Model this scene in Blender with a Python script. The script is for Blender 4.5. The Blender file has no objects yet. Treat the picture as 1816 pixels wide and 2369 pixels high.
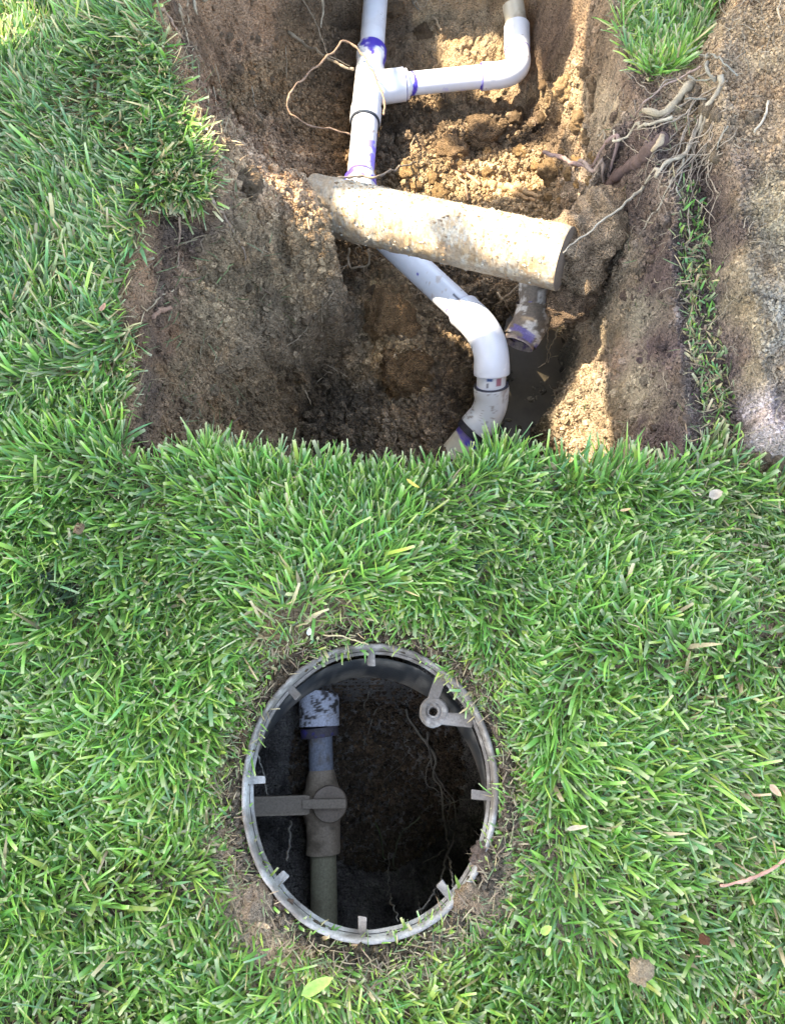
import bpy, math, numpy as np
from mathutils import Vector
rng = np.random.default_rng(7)
S = bpy.context.scene
C = S.collection
R = math.radians
# ------------------------------------------------------------------ camera, sky, sun, exposure
FPX, CX, CY, CAMH, TILT = 1640.0, 908.0, 1184.5, 0.78, R(17)
cam = bpy.data.cameras.new('camera'); co = bpy.data.objects.new('camera', cam); C.objects.link(co)
co.location = (0, 0, CAMH); co.rotation_euler = (TILT, 0, 0)
cam.sensor_fit = 'VERTICAL'; cam.sensor_height = 24; cam.lens = 24 * FPX / 2369
cam.clip_start = 0.02; cam.clip_end = 500
S.camera = co
SUN_EL, SUN_TO = 52.0, np.array([0.94, -0.34])          # light travels towards +x and -y
sd = np.array([SUN_TO[0]*math.cos(R(SUN_EL)), SUN_TO[1]*math.cos(R(SUN_EL)), -math.sin(R(SUN_EL))])
W = bpy.data.worlds.new('World'); S.world = W; W.use_nodes = True
nt = W.node_tree; bg = nt.nodes['Background']
sky = nt.nodes.new('ShaderNodeTexSky'); sky.sky_type = 'NISHITA'; sky.sun_disc = False
sky.sun_elevation = R(SUN_EL); sky.sun_rotation = math.atan2(-SUN_TO[0], -SUN_TO[1])
sky.air_density = 1.0; sky.dust_density = 2.2; sky.ozone_density = 0.8
nt.links.new(sky.outputs[0], bg.inputs[0]); bg.inputs[1].default_value = 0.15
sl = bpy.data.lights.new('sun', 'SUN'); so = bpy.data.objects.new('sun', sl); C.objects.link(so)
sl.energy = 2.0; sl.angle = R(0.45); sl.color = (1, 0.93, 0.82)
so.rotation_euler = Vector(-sd).to_track_quat('Z', 'Y').to_euler(); so.location = (-3, 3, 6)
S.view_settings.view_transform = 'Standard'; S.view_settings.look = 'None'
S.view_settings.exposure = 3.32
S.view_settings.use_white_balance = True; S.view_settings.white_balance_temperature = 7700; S.view_settings.white_balance_tint = 10; S.view_settings.gamma = 1; S.view_settings.use_curve_mapping = False
S.render.engine = 'CYCLES'

# ------------------------------------------------------------------ photo pixel -> place helpers
FW = np.array([0, math.sin(TILT), -math.cos(TILT)]); UP = np.array([0, math.cos(TILT), math.sin(TILT)])
def ray(px, py): return FW + (px-CX)/FPX*np.array([1., 0, 0]) - (py-CY)/FPX*UP
def P(px, py, z):
    d = ray(px, py); t = (z-CAMH)/d[2]; return np.array([0, 0, CAMH]) + d*t
def poly(pts, z=0.0): return np.array([P(a, b, z)[:2] for a, b in pts])

# ------------------------------------------------------------------ noise
def _h(ix, iy, iz, s):
    n = (ix*374761393 + iy*668265263 + iz*2147483647 + s*1274126177) & 0xffffffff
    n = ((n ^ (n >> 13))*1274126177) & 0xffffffff
    n = ((n ^ (n >> 16))*2246822519) & 0xffffffff
    return ((n ^ (n >> 15)) & 0xffffff)/float(0xffffff)
def vnoise(p, s=0):
    i = np.floor(p).astype(np.int64); f = p-i; f = f*f*(3-2*f); r = 0
    for a in (0, 1):
        for b in (0, 1):
            for c in (0, 1):
                w = (f[:, 0] if a else 1-f[:, 0])*(f[:, 1] if b else 1-f[:, 1])*(f[:, 2] if c else 1-f[:, 2])
                r = r+w*_h(i[:, 0]+a, i[:, 1]+b, i[:, 2]+c, s)
    return r*2-1
def fbm(p, sc, o=3, s=0, g=0.5):
    r = 0; a = 1
    for k in range(o): r = r+a*vnoise(p*sc*2.03**k+17.3*k, s+k); a *= g
    return r
def cell(p, s=0):
    """2D cellular noise: distance to nearest feature and the cell's random value"""
    i = np.floor(p).astype(np.int64); best = np.full(len(p), 9.0); b2 = best.copy(); val = np.zeros(len(p))
    for a in (-1, 0, 1):
        for b in (-1, 0, 1):
            jx, jy = i[:, 0]+a, i[:, 1]+b
            fx = jx+_h(jx, jy, 0*jx, s); fy = jy+_h(jx, jy, 0*jx, s+1)
            d = np.hypot(p[:, 0]-fx, p[:, 1]-fy); m = d < best
            b2 = np.where(m, best, np.minimum(b2, d)); val = np.where(m, _h(jx, jy, 0*jx, s+2), val); best = np.where(m, d, best)
    return best, b2, val
def inside(p, pl):
    r = np.zeros(len(p), bool); n = len(pl)
    for k in range(n):
        x1, y1 = pl[k]; x2, y2 = pl[(k+1) % n]
        c = ((y1 > p[:, 1]) != (y2 > p[:, 1]))
        r ^= c & (p[:, 0] < (x2-x1)*(p[:, 1]-y1)/((y2-y1) if y2 != y1 else 1e-9)+x1)
    return r
def sdist(p, pl):
    """signed distance, positive inside"""
    d = np.full(len(p), 1e9); n = len(pl)
    for k in range(n):
        a = pl[k]; e = pl[(k+1) % n]-a; w = p-a
        t = np.clip((w@e)/max(e@e, 1e-12), 0, 1)
        d = np.minimum(d, np.hypot(w[:, 0]-t*e[0], w[:, 1]-t*e[1]))
    return np.where(inside(p, pl), d, -d)
def sst(a, b, x): t = np.clip((x-a)/(b-a), 0, 1); return t*t*(3-2*t)

# ------------------------------------------------------------------ mesh helpers
def mk(name, V, F, mat, col=None, smooth=True, parent=None):
    F = np.asarray(F); k = F.shape[1]
    me = bpy.data.meshes.new(name); me.vertices.add(len(V)); me.vertices.foreach_set('co', np.asarray(V, np.float32).ravel())
    me.loops.add(F.size); me.loops.foreach_set('vertex_index', F.astype(np.int32).ravel())
    me.polygons.add(len(F)); me.polygons.foreach_set('loop_start', np.arange(0, F.size, k, dtype=np.int32))
    me.polygons.foreach_set('loop_total', np.full(len(F), k, np.int32))
    me.polygons.foreach_set('use_smooth', np.full(len(F), smooth, bool))
    me.update(calc_edges=True); me.validate()
    if col is not None:
        a = me.color_attributes.new('Col', 'FLOAT_COLOR', 'POINT'); c = np.ones((len(V), 4), np.float32); c[:, :col.shape[1]] = col
        a.data.foreach_set('color', c.ravel())
    me.materials.append(mat)
    o = bpy.data.objects.new(name, me); C.objects.link(o)
    if parent is not None: o.parent = parent
    return o
def tag(o, label=None, cat=None, group=None, kind=None):
    if label: o['label'] = label
    if cat: o['category'] = cat
    if group: o['group'] = group
    if kind: o['kind'] = kind
    return o
def empty(name, label, cat, loc=(0, 0, 0), group=None):
    o = bpy.data.objects.new(name, None); C.objects.link(o); o.empty_display_size = .05
    return tag(o, label, cat, group)
def spline(pts, n):
    """Catmull-Rom resample"""
    p = np.asarray(pts, float)
    if len(p) == 2: return p[0]+(p[1]-p[0])*np.linspace(0, 1, n)[:, None]
    q = np.vstack([2*p[0]-p[1], p, 2*p[-1]-p[-2]]); seg = np.linalg.norm(np.diff(p[:, :3], axis=0), axis=1); cu = np.r_[0, np.cumsum(seg)]
    s = np.linspace(0, cu[-1], n); k = np.clip(np.searchsorted(cu, s, 'right')-1, 0, len(seg)-1); t = ((s-cu[k])/np.maximum(seg[k], 1e-9))[:, None]
    a, b, c, d = q[k], q[k+1], q[k+2], q[k+3]
    return .5*((2*b)+(-a+c)*t+(2*a-5*b+4*c-d)*t*t+(-a+3*b-3*c+d)*t**3)
def sweep(path, rad, n=16, cap=True, up0=None):
    """tube round a path; returns verts, quads, along, angle"""
    p = np.asarray(path, float); m = len(p); T = np.gradient(p, axis=0); T /= np.linalg.norm(T, axis=1)[:, None]+1e-12
    u = np.array([0, 0, 1.]) if up0 is None else np.array(up0, float)
    if abs(u@T[0]) > .95: u = np.array([0, 1., 0])
    N = np.zeros_like(p)
    for i in range(m):
        u = u-(u@T[i])*T[i]; u /= np.linalg.norm(u); N[i] = u
    B = np.cross(T, N); a = np.linspace(0, 2*np.pi, n, endpoint=False); rad = np.broadcast_to(rad, (m,)) if np.ndim(rad) < 2 else rad
    r = rad[:, None] if np.ndim(rad) == 1 else rad
    V = p[:, None]+(N[:, None]*np.cos(a)[None, :, None]+B[:, None]*np.sin(a)[None, :, None])*(r[..., None] if r.ndim == 2 else r)
    V = V.reshape(-1, 3); i = np.arange(m-1)[:, None]*n; j = np.arange(n)[None]; jn = (j+1) % n
    F = np.stack([i+j, i+jn, i+n+jn, i+n+j], -1).reshape(-1, 4)
    s = np.r_[0, np.cumsum(np.linalg.norm(np.diff(p, axis=0), axis=1))]
    al = np.repeat(s, n); an = np.tile(a, m)
    if cap:
        V = np.vstack([V, p[0], p[-1]]); c0, c1 = len(V)-2, len(V)-1
        e0 = np.stack([np.full(n, c0), jn[0], j[0], np.full(n, c0)], -1); k = (m-1)*n
        e1 = np.stack([np.full(n, c1), k+j[0], k+jn[0], np.full(n, c1)], -1)
        F = [tuple(f) for f in F]; al = np.r_[al, s[0], s[-1]]; an = np.r_[an, 0, 0]
        Q = np.array(F); 
        # degenerate quads are avoided: caps as quads over vertex pairs
        h = np.arange(0, n, 2)
        e0 = np.stack([np.full(n//2, c0), (h+2) % n, (h+1) % n, h], -1); e1 = np.stack([np.full(n//2, c1), k+h, k+(h+1) % n, k+(h+2) % n], -1)
        return V, np.vstack([Q, e0, e1]), al, an
    return V, F, al, an

# ------------------------------------------------------------------ materials
def mat(name, rough=.8, spec=.4, bump=(), var=.0, vscale=200, base=None, coat=0, trans=0, rough_var=0):
    m = bpy.data.materials.new(name); m.use_nodes = True; t = m.node_tree; b = t.nodes['Principled BSDF']; L = t.links.new
    b.inputs['Roughness'].default_value = rough; b.inputs['Specular IOR Level'].default_value = spec
    b.inputs['Coat Weight'].default_value = coat
    tc = t.nodes.new('ShaderNodeTexCoord')
    if base is None:
        a = t.nodes.new('ShaderNodeVertexColor'); a.layer_name = 'Col'; colr = a.outputs[0]
    else:
        a = t.nodes.new('ShaderNodeRGB'); a.outputs[0].default_value = (*base, 1); colr = a.outputs[0]
    if var:
        n = t.nodes.new('ShaderNodeTexNoise'); n.inputs['Scale'].default_value = vscale; n.inputs['Detail'].default_value = 6; n.inputs['Roughness'].default_value = .65
        L(tc.outputs['Object'], n.inputs['Vector'])
        r = t.nodes.new('ShaderNodeMapRange'); r.inputs[1].default_value = .3; r.inputs[2].default_value = .7; r.inputs[3].default_value = 1-var; r.inputs[4].default_value = 1+var
        L(n.outputs[0], r.inputs[0]); mx = t.nodes.new('ShaderNodeVectorMath'); mx.operation = 'SCALE'
        L(colr, mx.inputs[0]); L(r.outputs[0], mx.inputs['Scale']); colr = mx.outputs[0]
    L(colr, b.inputs['Base Color'])
    prev = None
    for sc, st, dist, kind in bump:
        n = t.nodes.new('ShaderNodeTexNoise' if kind == 'n' else 'ShaderNodeTexVoronoi'); n.inputs['Scale'].default_value = sc
        if kind == 'n': n.inputs['Detail'].default_value = 5
        L(tc.outputs['Object'], n.inputs['Vector'])
        bp = t.nodes.new('ShaderNodeBump'); bp.inputs['Strength'].default_value = st; bp.inputs['Distance'].default_value = dist
        if kind != 'n': bp.invert = True
        L(n.outputs[0], bp.inputs['Height'])
        if prev: L(prev, bp.inputs['Normal'])
        prev = bp.outputs[0]
    if prev: L(prev, b.inputs['Normal'])
    if trans:
        tr = t.nodes.new('ShaderNodeBsdfTranslucent'); L(colr, tr.inputs[0]); ms = t.nodes.new('ShaderNodeMixShader'); ms.inputs[0].default_value = trans
        L(b.outputs[0], ms.inputs[1]); L(tr.outputs[0], ms.inputs[2]); L(ms.outputs[0], t.nodes['Material Output'].inputs[0])
    return m
M_soil = mat('soil', .88, .25, ((70, .6, .010, 'n'), (230, .9, .0045, 'v'), (520, .8, .0020, 'v')), .50, 330)
M_grass = mat('grass_blade', .46, .4, (), .10, 300, trans=.28)
M_pvc = mat('white_pvc', .30, .5, ((25, .03, .002, 'n'),), .03, 60)
M_dirtypvc = mat('dirty_pvc', .6, .35, ((220, .35, .0015, 'n'), (700, .4, .0008, 'n')), .3, 320)
M_plastic = mat('weathered_plastic', .75, .3, ((260, .3, .001, 'n'), (900, .4, .0006, 'n')), .28, 380)
M_black = mat('black_plastic', .45, .4, ((160, .3, .001, 'n'),), .35, 200)
M_root = mat('root_bark', .8, .25, ((350, .6, .0012, 'n'),), .25, 400)
M_leaf = mat('dry_leaf', .7, .3, ((300, .4, .001, 'n'),), .2, 300, trans=.12)

# ------------------------------------------------------------------ the ground and the dug pit (height field)
rim_px = [(400, -160), (378, 0), (402, 60), (430, 130), (458, 230), (484, 330), (504, 420), (500, 470), (430, 484), (362, 476), (345, 540), (338, 620), (326, 700), (324, 830), (308, 930), (288, 1000), (302, 1056),
          (360, 1062), (430, 1050), (500, 1044), (570, 1062), (640, 1084), (720, 1092), (790, 1080), (860, 1096), (940, 1092), (1010, 1092), (1075, 1088), (1125, 1052), (1180, 1042), (1230, 1066), (1300, 1078), (1380, 1090), (1440, 1078), (1500, 1092), (1560, 1070), (1575, 900), (1560, 700), (1535, 500), (1500, 350), (1455, 250), (1425, 130), (1408, 0), (1400, -160), (1300, -420), (700, -420)]
RIM = poly(rim_px)
TOPL = [(430, 60, -.05), (470, 60, -.10), (480, 180, -.08), (560, 60, -.20), (650, 60, -.28), (550, 170, -.18), (620, 180, -.27), (560, -120, -.18), (700, -120, -.30)]
LEFT = TOPL+[(520, 260, -.11), (545, 320, -.10), (590, 350, -.10), (650, 385, -.112), (700, 405, -.128), (716, 425, -.132), (690, 455, -.112), (712, 500, -.122), (735, 540, -.138), (765, 572, -.158), (775, 600, -.168), (776, 640, -.178), (772, 690, -.20), (735, 740, -.245), (715, 790, -.275), (700, 850, -.30), (690, 920, -.34), (685, 1000, -.40),
        (500, 455, -.07), (430, 505, -.095), (465, 520, -.095), (400, 525, -.08), (600, 520, -.115), (655, 600, -.15), (400, 600, -.05), (500, 650, -.105), (560, 620, -.12), (600, 700, -.155), (690, 690, -.20), (640, 640, -.15), (370, 700, -.04), (450, 800, -.12), (550, 850, -.19), (640, 830, -.25), (560, 760, -.15), (360, 860, -.05), (400, 960, -.09), (500, 980, -.19), (600, 980, -.28)]
FLOOR = [(560, 60, -.20), (650, 60, -.28), (600, 210, -.27), (700, 200, -.33), (800, 100, -.35), (790, 300, -.37), (660, 320, -.33), (730, 370, -.35), (590, 300, -.27), (735, 900, -.42), (750, 800, -.40), (790, 700, -.42), (820, 640, -.43), (700, 1000, -.43), (740, 1040, -.43),
       (850, 850, -.385), (905, 740, -.35), (880, 700, -.37), (920, 850, -.36), (960, 880, -.38), (980, 800, -.39), (850, 1000, -.42), (1000, 950, -.41), (1000, 720, -.41), (1000, 1050, -.41), (1150, 700, -.41), (1090, 850, -.41), (1150, 900, -.45), (1180, 860, -.44), (1250, 900, -.46), (1255, 872, -.52), (1235, 840, -.50), (1260, 750, -.46), (1200, 1020, -.46), (1300, 800, -.46), (1290, 900, -.46), (1250, 1010, -.46), (1300, 1060, -.46), (1150, 1000, -.46),
       (900, 60, -.35), (980, 50, -.33), (1080, 50, -.29), (1000, 250, -.365), (1100, 250, -.35), (1200, 230, -.34), (1190, 0, -.275), (1150, 60, -.315), (1240, 60, -.31), (1260, 0, -.26), (1330, 100, -.24), (1300, 300, -.31), (1340, 300, -.24), (1100, 400, -.36), (950, 400, -.37), (1200, 400, -.35), (1290, 430, -.31), (1000, 480, -.37), (900, 330, -.38), (830, 430, -.38),
       (1046, 350, -.335), (900, -120, -.33), (1100, -100, -.25), (1300, -120, -.16), (870, -250, -.33), (870, -60, -.345), (700, -120, -.30), (1380, 110, -.13), (1385, 300, -.14)]
FLOOR = [(a, b, c if c > -.34 else -.34+(c+.34)*.33) for a, b, c in FLOOR]; LEFT = [(a, b, max(c, -.355)) for a, b, c in LEFT]
RIGHT = [(1330, 100, -.24), (1380, 110, -.12), (1385, 300, -.13), (1340, 300, -.22), (1350, 400, -.15), (1365, 450, -.10), (1372, 560, -.05), (1370, 640, -.10), (1362, 700, -.22), (1362, 760, -.25), (1366, 830, -.26), (1322, 890, -.255), (1287, 945, -.265), (1290, 990, -.275), (1318, 1040, -.29), (1330, 1100, -.30),
       (1400, 560, -.05), (1400, 500, -.04), (1400, 640, -.10), (1400, 700, -.16), (1375, 850, -.25), (1420, 850, -.19), (1400, 950, -.23), (1360, 1000, -.28), (1400, 1060, -.25), (1450, 600, -.08), (1480, 800, -.10), (1450, 950, -.15), (1530, 800, -.05), (1540, 1000, -.04), (1500, 600, -.05), (1460, 400, -.04), (1430, 720, -.13), (1445, 1040, -.18)]
def mkrbf(pts, keep):
    cp = np.array([P(*c) for c in pts]); rp = np.array([[*q, -.012] for q in RIM if keep(q)])
    if len(rp): cp = np.vstack([cp, rp])
    K = np.linalg.norm(cp[:, None, :2]-cp[None, :, :2], axis=-1)
    A = np.block([[K, np.ones((len(cp), 1))], [np.ones((1, len(cp))), np.zeros((1, 1))]]); wt = np.linalg.solve(A+1e-9*np.eye(len(A)), np.r_[cp[:, 2], 0])
    def f(p):
        r = np.full(len(p), wt[-1])
        for k in range(len(cp)): r = r+wt[k]*np.hypot(p[:, 0]-cp[k, 0], p[:, 1]-cp[k, 1])
        return r
    return f
nearx = P(0, 1040, 0)[1]
sL = mkrbf(LEFT, lambda q: q[0] < -.1 and q[1] > nearx); sF = mkrbf(FLOOR, lambda q: False); sR = mkrbf(RIGHT, lambda q: q[0] > .3 and q[1] > nearx)
def poly3(pts): return np.array([P(*c)[:2] for c in pts])
LB = poly3([(470, 150, -.1), (560, 265, -.13), (600, 335, -.12), (665, 385, -.13), (735, 405, -.135), (752, 480, -.14), (782, 560, -.165), (786, 640, -.18), (782, 690, -.20), (742, 745, -.25), (722, 790, -.275), (706, 850, -.30), (696, 920, -.34), (692, 1000, -.355), (688, 1080, -.36), (620, 1200, -.36), (100, 1200, -.2), (100, 150, -.1)])
RB = poly3([(1700, 60, 0), (1440, 80, -.05), (1390, 250, -.14), (1362, 400, -.14), (1350, 470, -.14), (1352, 560, -.25), (1352, 640, -.28), (1350, 700, -.28), (1355, 760, -.26), (1358, 830, -.265), (1314, 888, -.26), (1279, 945, -.27), (1282, 990, -.28), (1312, 1045, -.295), (1330, 1120, -.30), (1400, 1300, -.3), (1900, 1300, 0)])
def rbf(p):
    p3 = np.c_[p, 0*p[:, 0]]; w = fbm(p3, 28, 3, 301)*.008
    a = sst(-.008, .010, sdist(p, LB)+w); b_ = sst(-.018, .014, sdist(p, RB)+w)
    z = sF(p); z = z*(1-a)+sL(p)*a; return z*(1-b_)+sR(p)*b_
# valve box: an oval ring sunk in the lawn, leaning a little
BC = (P(856, 1487, 0)+P(856, 2172, 0))[:2]/2; BA = (P(1150, 1829, 0)[0]-P(563, 1829, 0)[0])/2; BB = (P(856, 1487, 0)[1]-P(856, 2172, 0)[1])/2
BC[0] = (P(1150, 1829, 0)[0]+P(563, 1829, 0)[0])/2; BT = .075     # near side stands proud of the lawn
def boxr(p): return np.hypot((p[:, 0]-BC[0])/BA, (p[:, 1]-BC[1])/BB)
slabL = poly([(1760, -400), (1700, -60), (1650, 60), (1608, 140), (1575, 230), (1590, 330), (1612, 440), (1628, 560), (1650, 700), (1672, 820), (1694, 950), (1712, 1040), (1760, 1075), (1860, 1085), (2300, 1100), (2600, -400)])
spill = poly([(1425, 150), (1600, 150), (1640, 400), (1570, 560), (1575, 800), (1620, 960), (1640, 1050), (1560, 1075), (1500, 1000), (1480, 500)])
ND_px = rim_px[:rim_px.index((1560, 1070))]+[(1560, 1080), (1630, 1050), (1700, 1062), (1760, 1112), (1860, 1125), (2400, 1150), (2600, -400), (1720, -400), (1700, -60), (1660, 20), (1610, 130), (1560, 190), (1500, 205), (1455, 160), (1432, 60), (1415, -100), (1400, -160)]
ND = poly(ND_px)
STRIP = poly([(1568, 440), (1606, 430), (1636, 560), (1652, 700), (1676, 820), (1700, 960), (1712, 1050), (1650, 1075), (1625, 960), (1598, 840), (1578, 700), (1566, 560)])
CREAM = poly([(1100, 0), (1101, 0)])
def height(p):
    p3 = np.c_[p, np.zeros(len(p))]; wob = fbm(p3, 22, 3, 5)*.008
    z = .004*fbm(p3, 6, 3, 9)
    d = sdist(p, RIM)+wob
    tgt = rbf(p)
    lo = np.where(d > 0, np.maximum(tgt, -d*9-.004), z)
    # soil lobes and relief inside
    loose = inside(p, LOOSE)*1.0
    bk = sst(-.01, .03, sdist(p, RB))*(p[:, 1] < 1.0); rel = fbm(p3, 6.5, 2, 23)*.012+fbm(p3, 14, 4, 21, .55)*.011+np.abs(fbm(p3, 35, 3, 33))*-.006
    c1, c2, cv = cell(p*38+fbm(p3, 30, 2, 3)[:, None]*.35, 4); cr = (np.sqrt(np.clip(1-c1*c1*1.3, 0, 1))-.5)*(cv*.7+.3)
    c3, c4, cw = cell(p*95+fbm(p3, 60, 2, 13)[:, None]*.35, 40); cs = (np.sqrt(np.clip(1-c3*c3*1.3, 0, 1))-.5)*(cw*.7+.3)
    amp = sst(0, .02, d)
    deep = sst(-.05, -.3, tgt)
    rough = .35+.65*fbm(p3, 5, 2, 71).clip(-.3, 1)
    zz = lo+amp*(1-.55*bk)*(rel*1.15+cr*(.004+.008*rough.clip(.1, 1)*deep+.014*loose)+cs*(.006*deep+.003*loose+.0045)+fbm(p3, 150, 3, 8)*.0030-.011*np.exp(-(fbm(p3, 9, 3, 141)/.045)**2)*deep)
    for dx_, dy_, dz_, ra_, rb_, de_ in ((560, 700, -.13, .030, .040, .030), (600, 655, -.14, .018, .024, .022), (648, 600, -.14, .010, .075, .020), (655, 740, -.19, .012, .060, .020), (625, 815, -.22, .045, .008, .024), (705, 805, -.27, .022, .010, .020), (420, 790, -.09, .024, .030, .016), (400, 980, -.08, .007, .050, .020), (540, 905, -.2, .030, .012, .014), (440, 650, -.08, .016, .030, .014), (560, 560, -.11, .020, .014, .012)):
        c_ = P(dx_, dy_, dz_); u_ = (p[:, 0]-c_[0])/ra_; v_ = (p[:, 1]-c_[1])/rb_; zz = zz-de_*np.exp(-(u_*u_+v_*v_)**1.5)
    fold = sst(.22, .30, p[:, 0])*(p[:, 1] > .35)*amp; zz = zz+fold*fbm(np.c_[p[:, 0]*3.2, p[:, 1]*.8, 0*p[:, 0]], 10, 3, 171)*.013
    z = np.where(d > 0, zz, z)
    # spoil slab on the right and soil spilled on the lawn
    ds = sdist(p, slabL)+wob*.8
    sl_ = sst(-.002, .020, ds)*.060+sst(.0, .24, ds)*.085
    z = z+sl_*1.0+sst(-.004, .035, ds)*(fbm(p3, 8, 4, 61)*.022+(cr*.009*sst(.0, .6, fbm(p3, 7, 2, 65))+cs*.0018)+fbm(p3, 120, 3, 8)*.0012-.014*np.exp(-(fbm(p3, 7, 3, 90)/.04)**2))
    crumb = sst(.10, .0, np.hypot((p[:, 0]-P(1600, 270, 0)[0])/1.0, (p[:, 1]-P(1600, 270, 0)[1])/1.3))
    z = z+crumb*(.012+cr*.013+cs*.004)
    dp = sdist(p, spill)
    z = z+np.where(d < 0.02, sst(-.01, .03, dp)*(.012+cr*.004+cs*.003), 0)
    # inside the valve box
    b = boxr(p)
    ring = np.exp(-((b-1.07)/.07)**2)*(b > .97)
    z = z+ring*(.002+cs*.004)-(b < 1.04)*.005-(p[:, 1]-BC[1])*BT*sst(1.5, 1.03, b)
    return z
LOOSE = poly([(900, 180), (1260, 150), (1400, 200), (1390, 480), (900, 470)], -.33)
def axis(lo, a, b, hi, st):
    mid = np.arange(a, b, st); l = [a]; s = st
    while l[-1] > lo: s *= 1.35; l.append(l[-1]-s)
    r = [mid[-1]]; s = st
    while r[-1] < hi: s *= 1.35; r.append(r[-1]+s)
    return np.r_[l[:0:-1], mid, r[1:]]
gx = axis(-40, -.62, .86, 40, .0027); gy = axis(-40, -.30, 1.50, 40, .0027); gy = np.r_[gy[gy < -.30], np.arange(-.30, .34, .0055), gy[gy > .342]]
GX, GY = np.meshgrid(gx, gy); gp = np.c_[GX.ravel(), GY.ravel()]
gz = height(gp); GZ = gz.reshape(GX.shape)
def H(p):
    p = np.atleast_2d(p); i = np.clip(np.searchsorted(gx, p[:, 0])-1, 0, len(gx)-2); j = np.clip(np.searchsorted(gy, p[:, 1])-1, 0, len(gy)-2)
    u = ((p[:, 0]-gx[i])/(gx[i+1]-gx[i])).clip(0, 1); v = ((p[:, 1]-gy[j])/(gy[j+1]-gy[j])).clip(0, 1)
    return (GZ[j, i]*(1-u)+GZ[j, i+1]*u)*(1-v)+(GZ[j+1, i]*(1-u)+GZ[j+1, i+1]*u)*v
def G(px, py, off=0.0, top=.2):
    d = ray(px, py); o = np.array([0, 0, CAMH]); t = np.linspace((top-CAMH)/d[2], (-.55-CAMH)/d[2], 700); q = o+d*t[:, None]
    k = np.argmax(q[:, 2] < H(q[:, :2])); r = q[k].copy(); r[2] += off; return r
def project(p):
    q = p-np.array([0, 0, CAMH]); dz = q@FW; return np.c_[CX+FPX*q[:, 0]/dz, CY-FPX*(q@UP)/dz]
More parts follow.
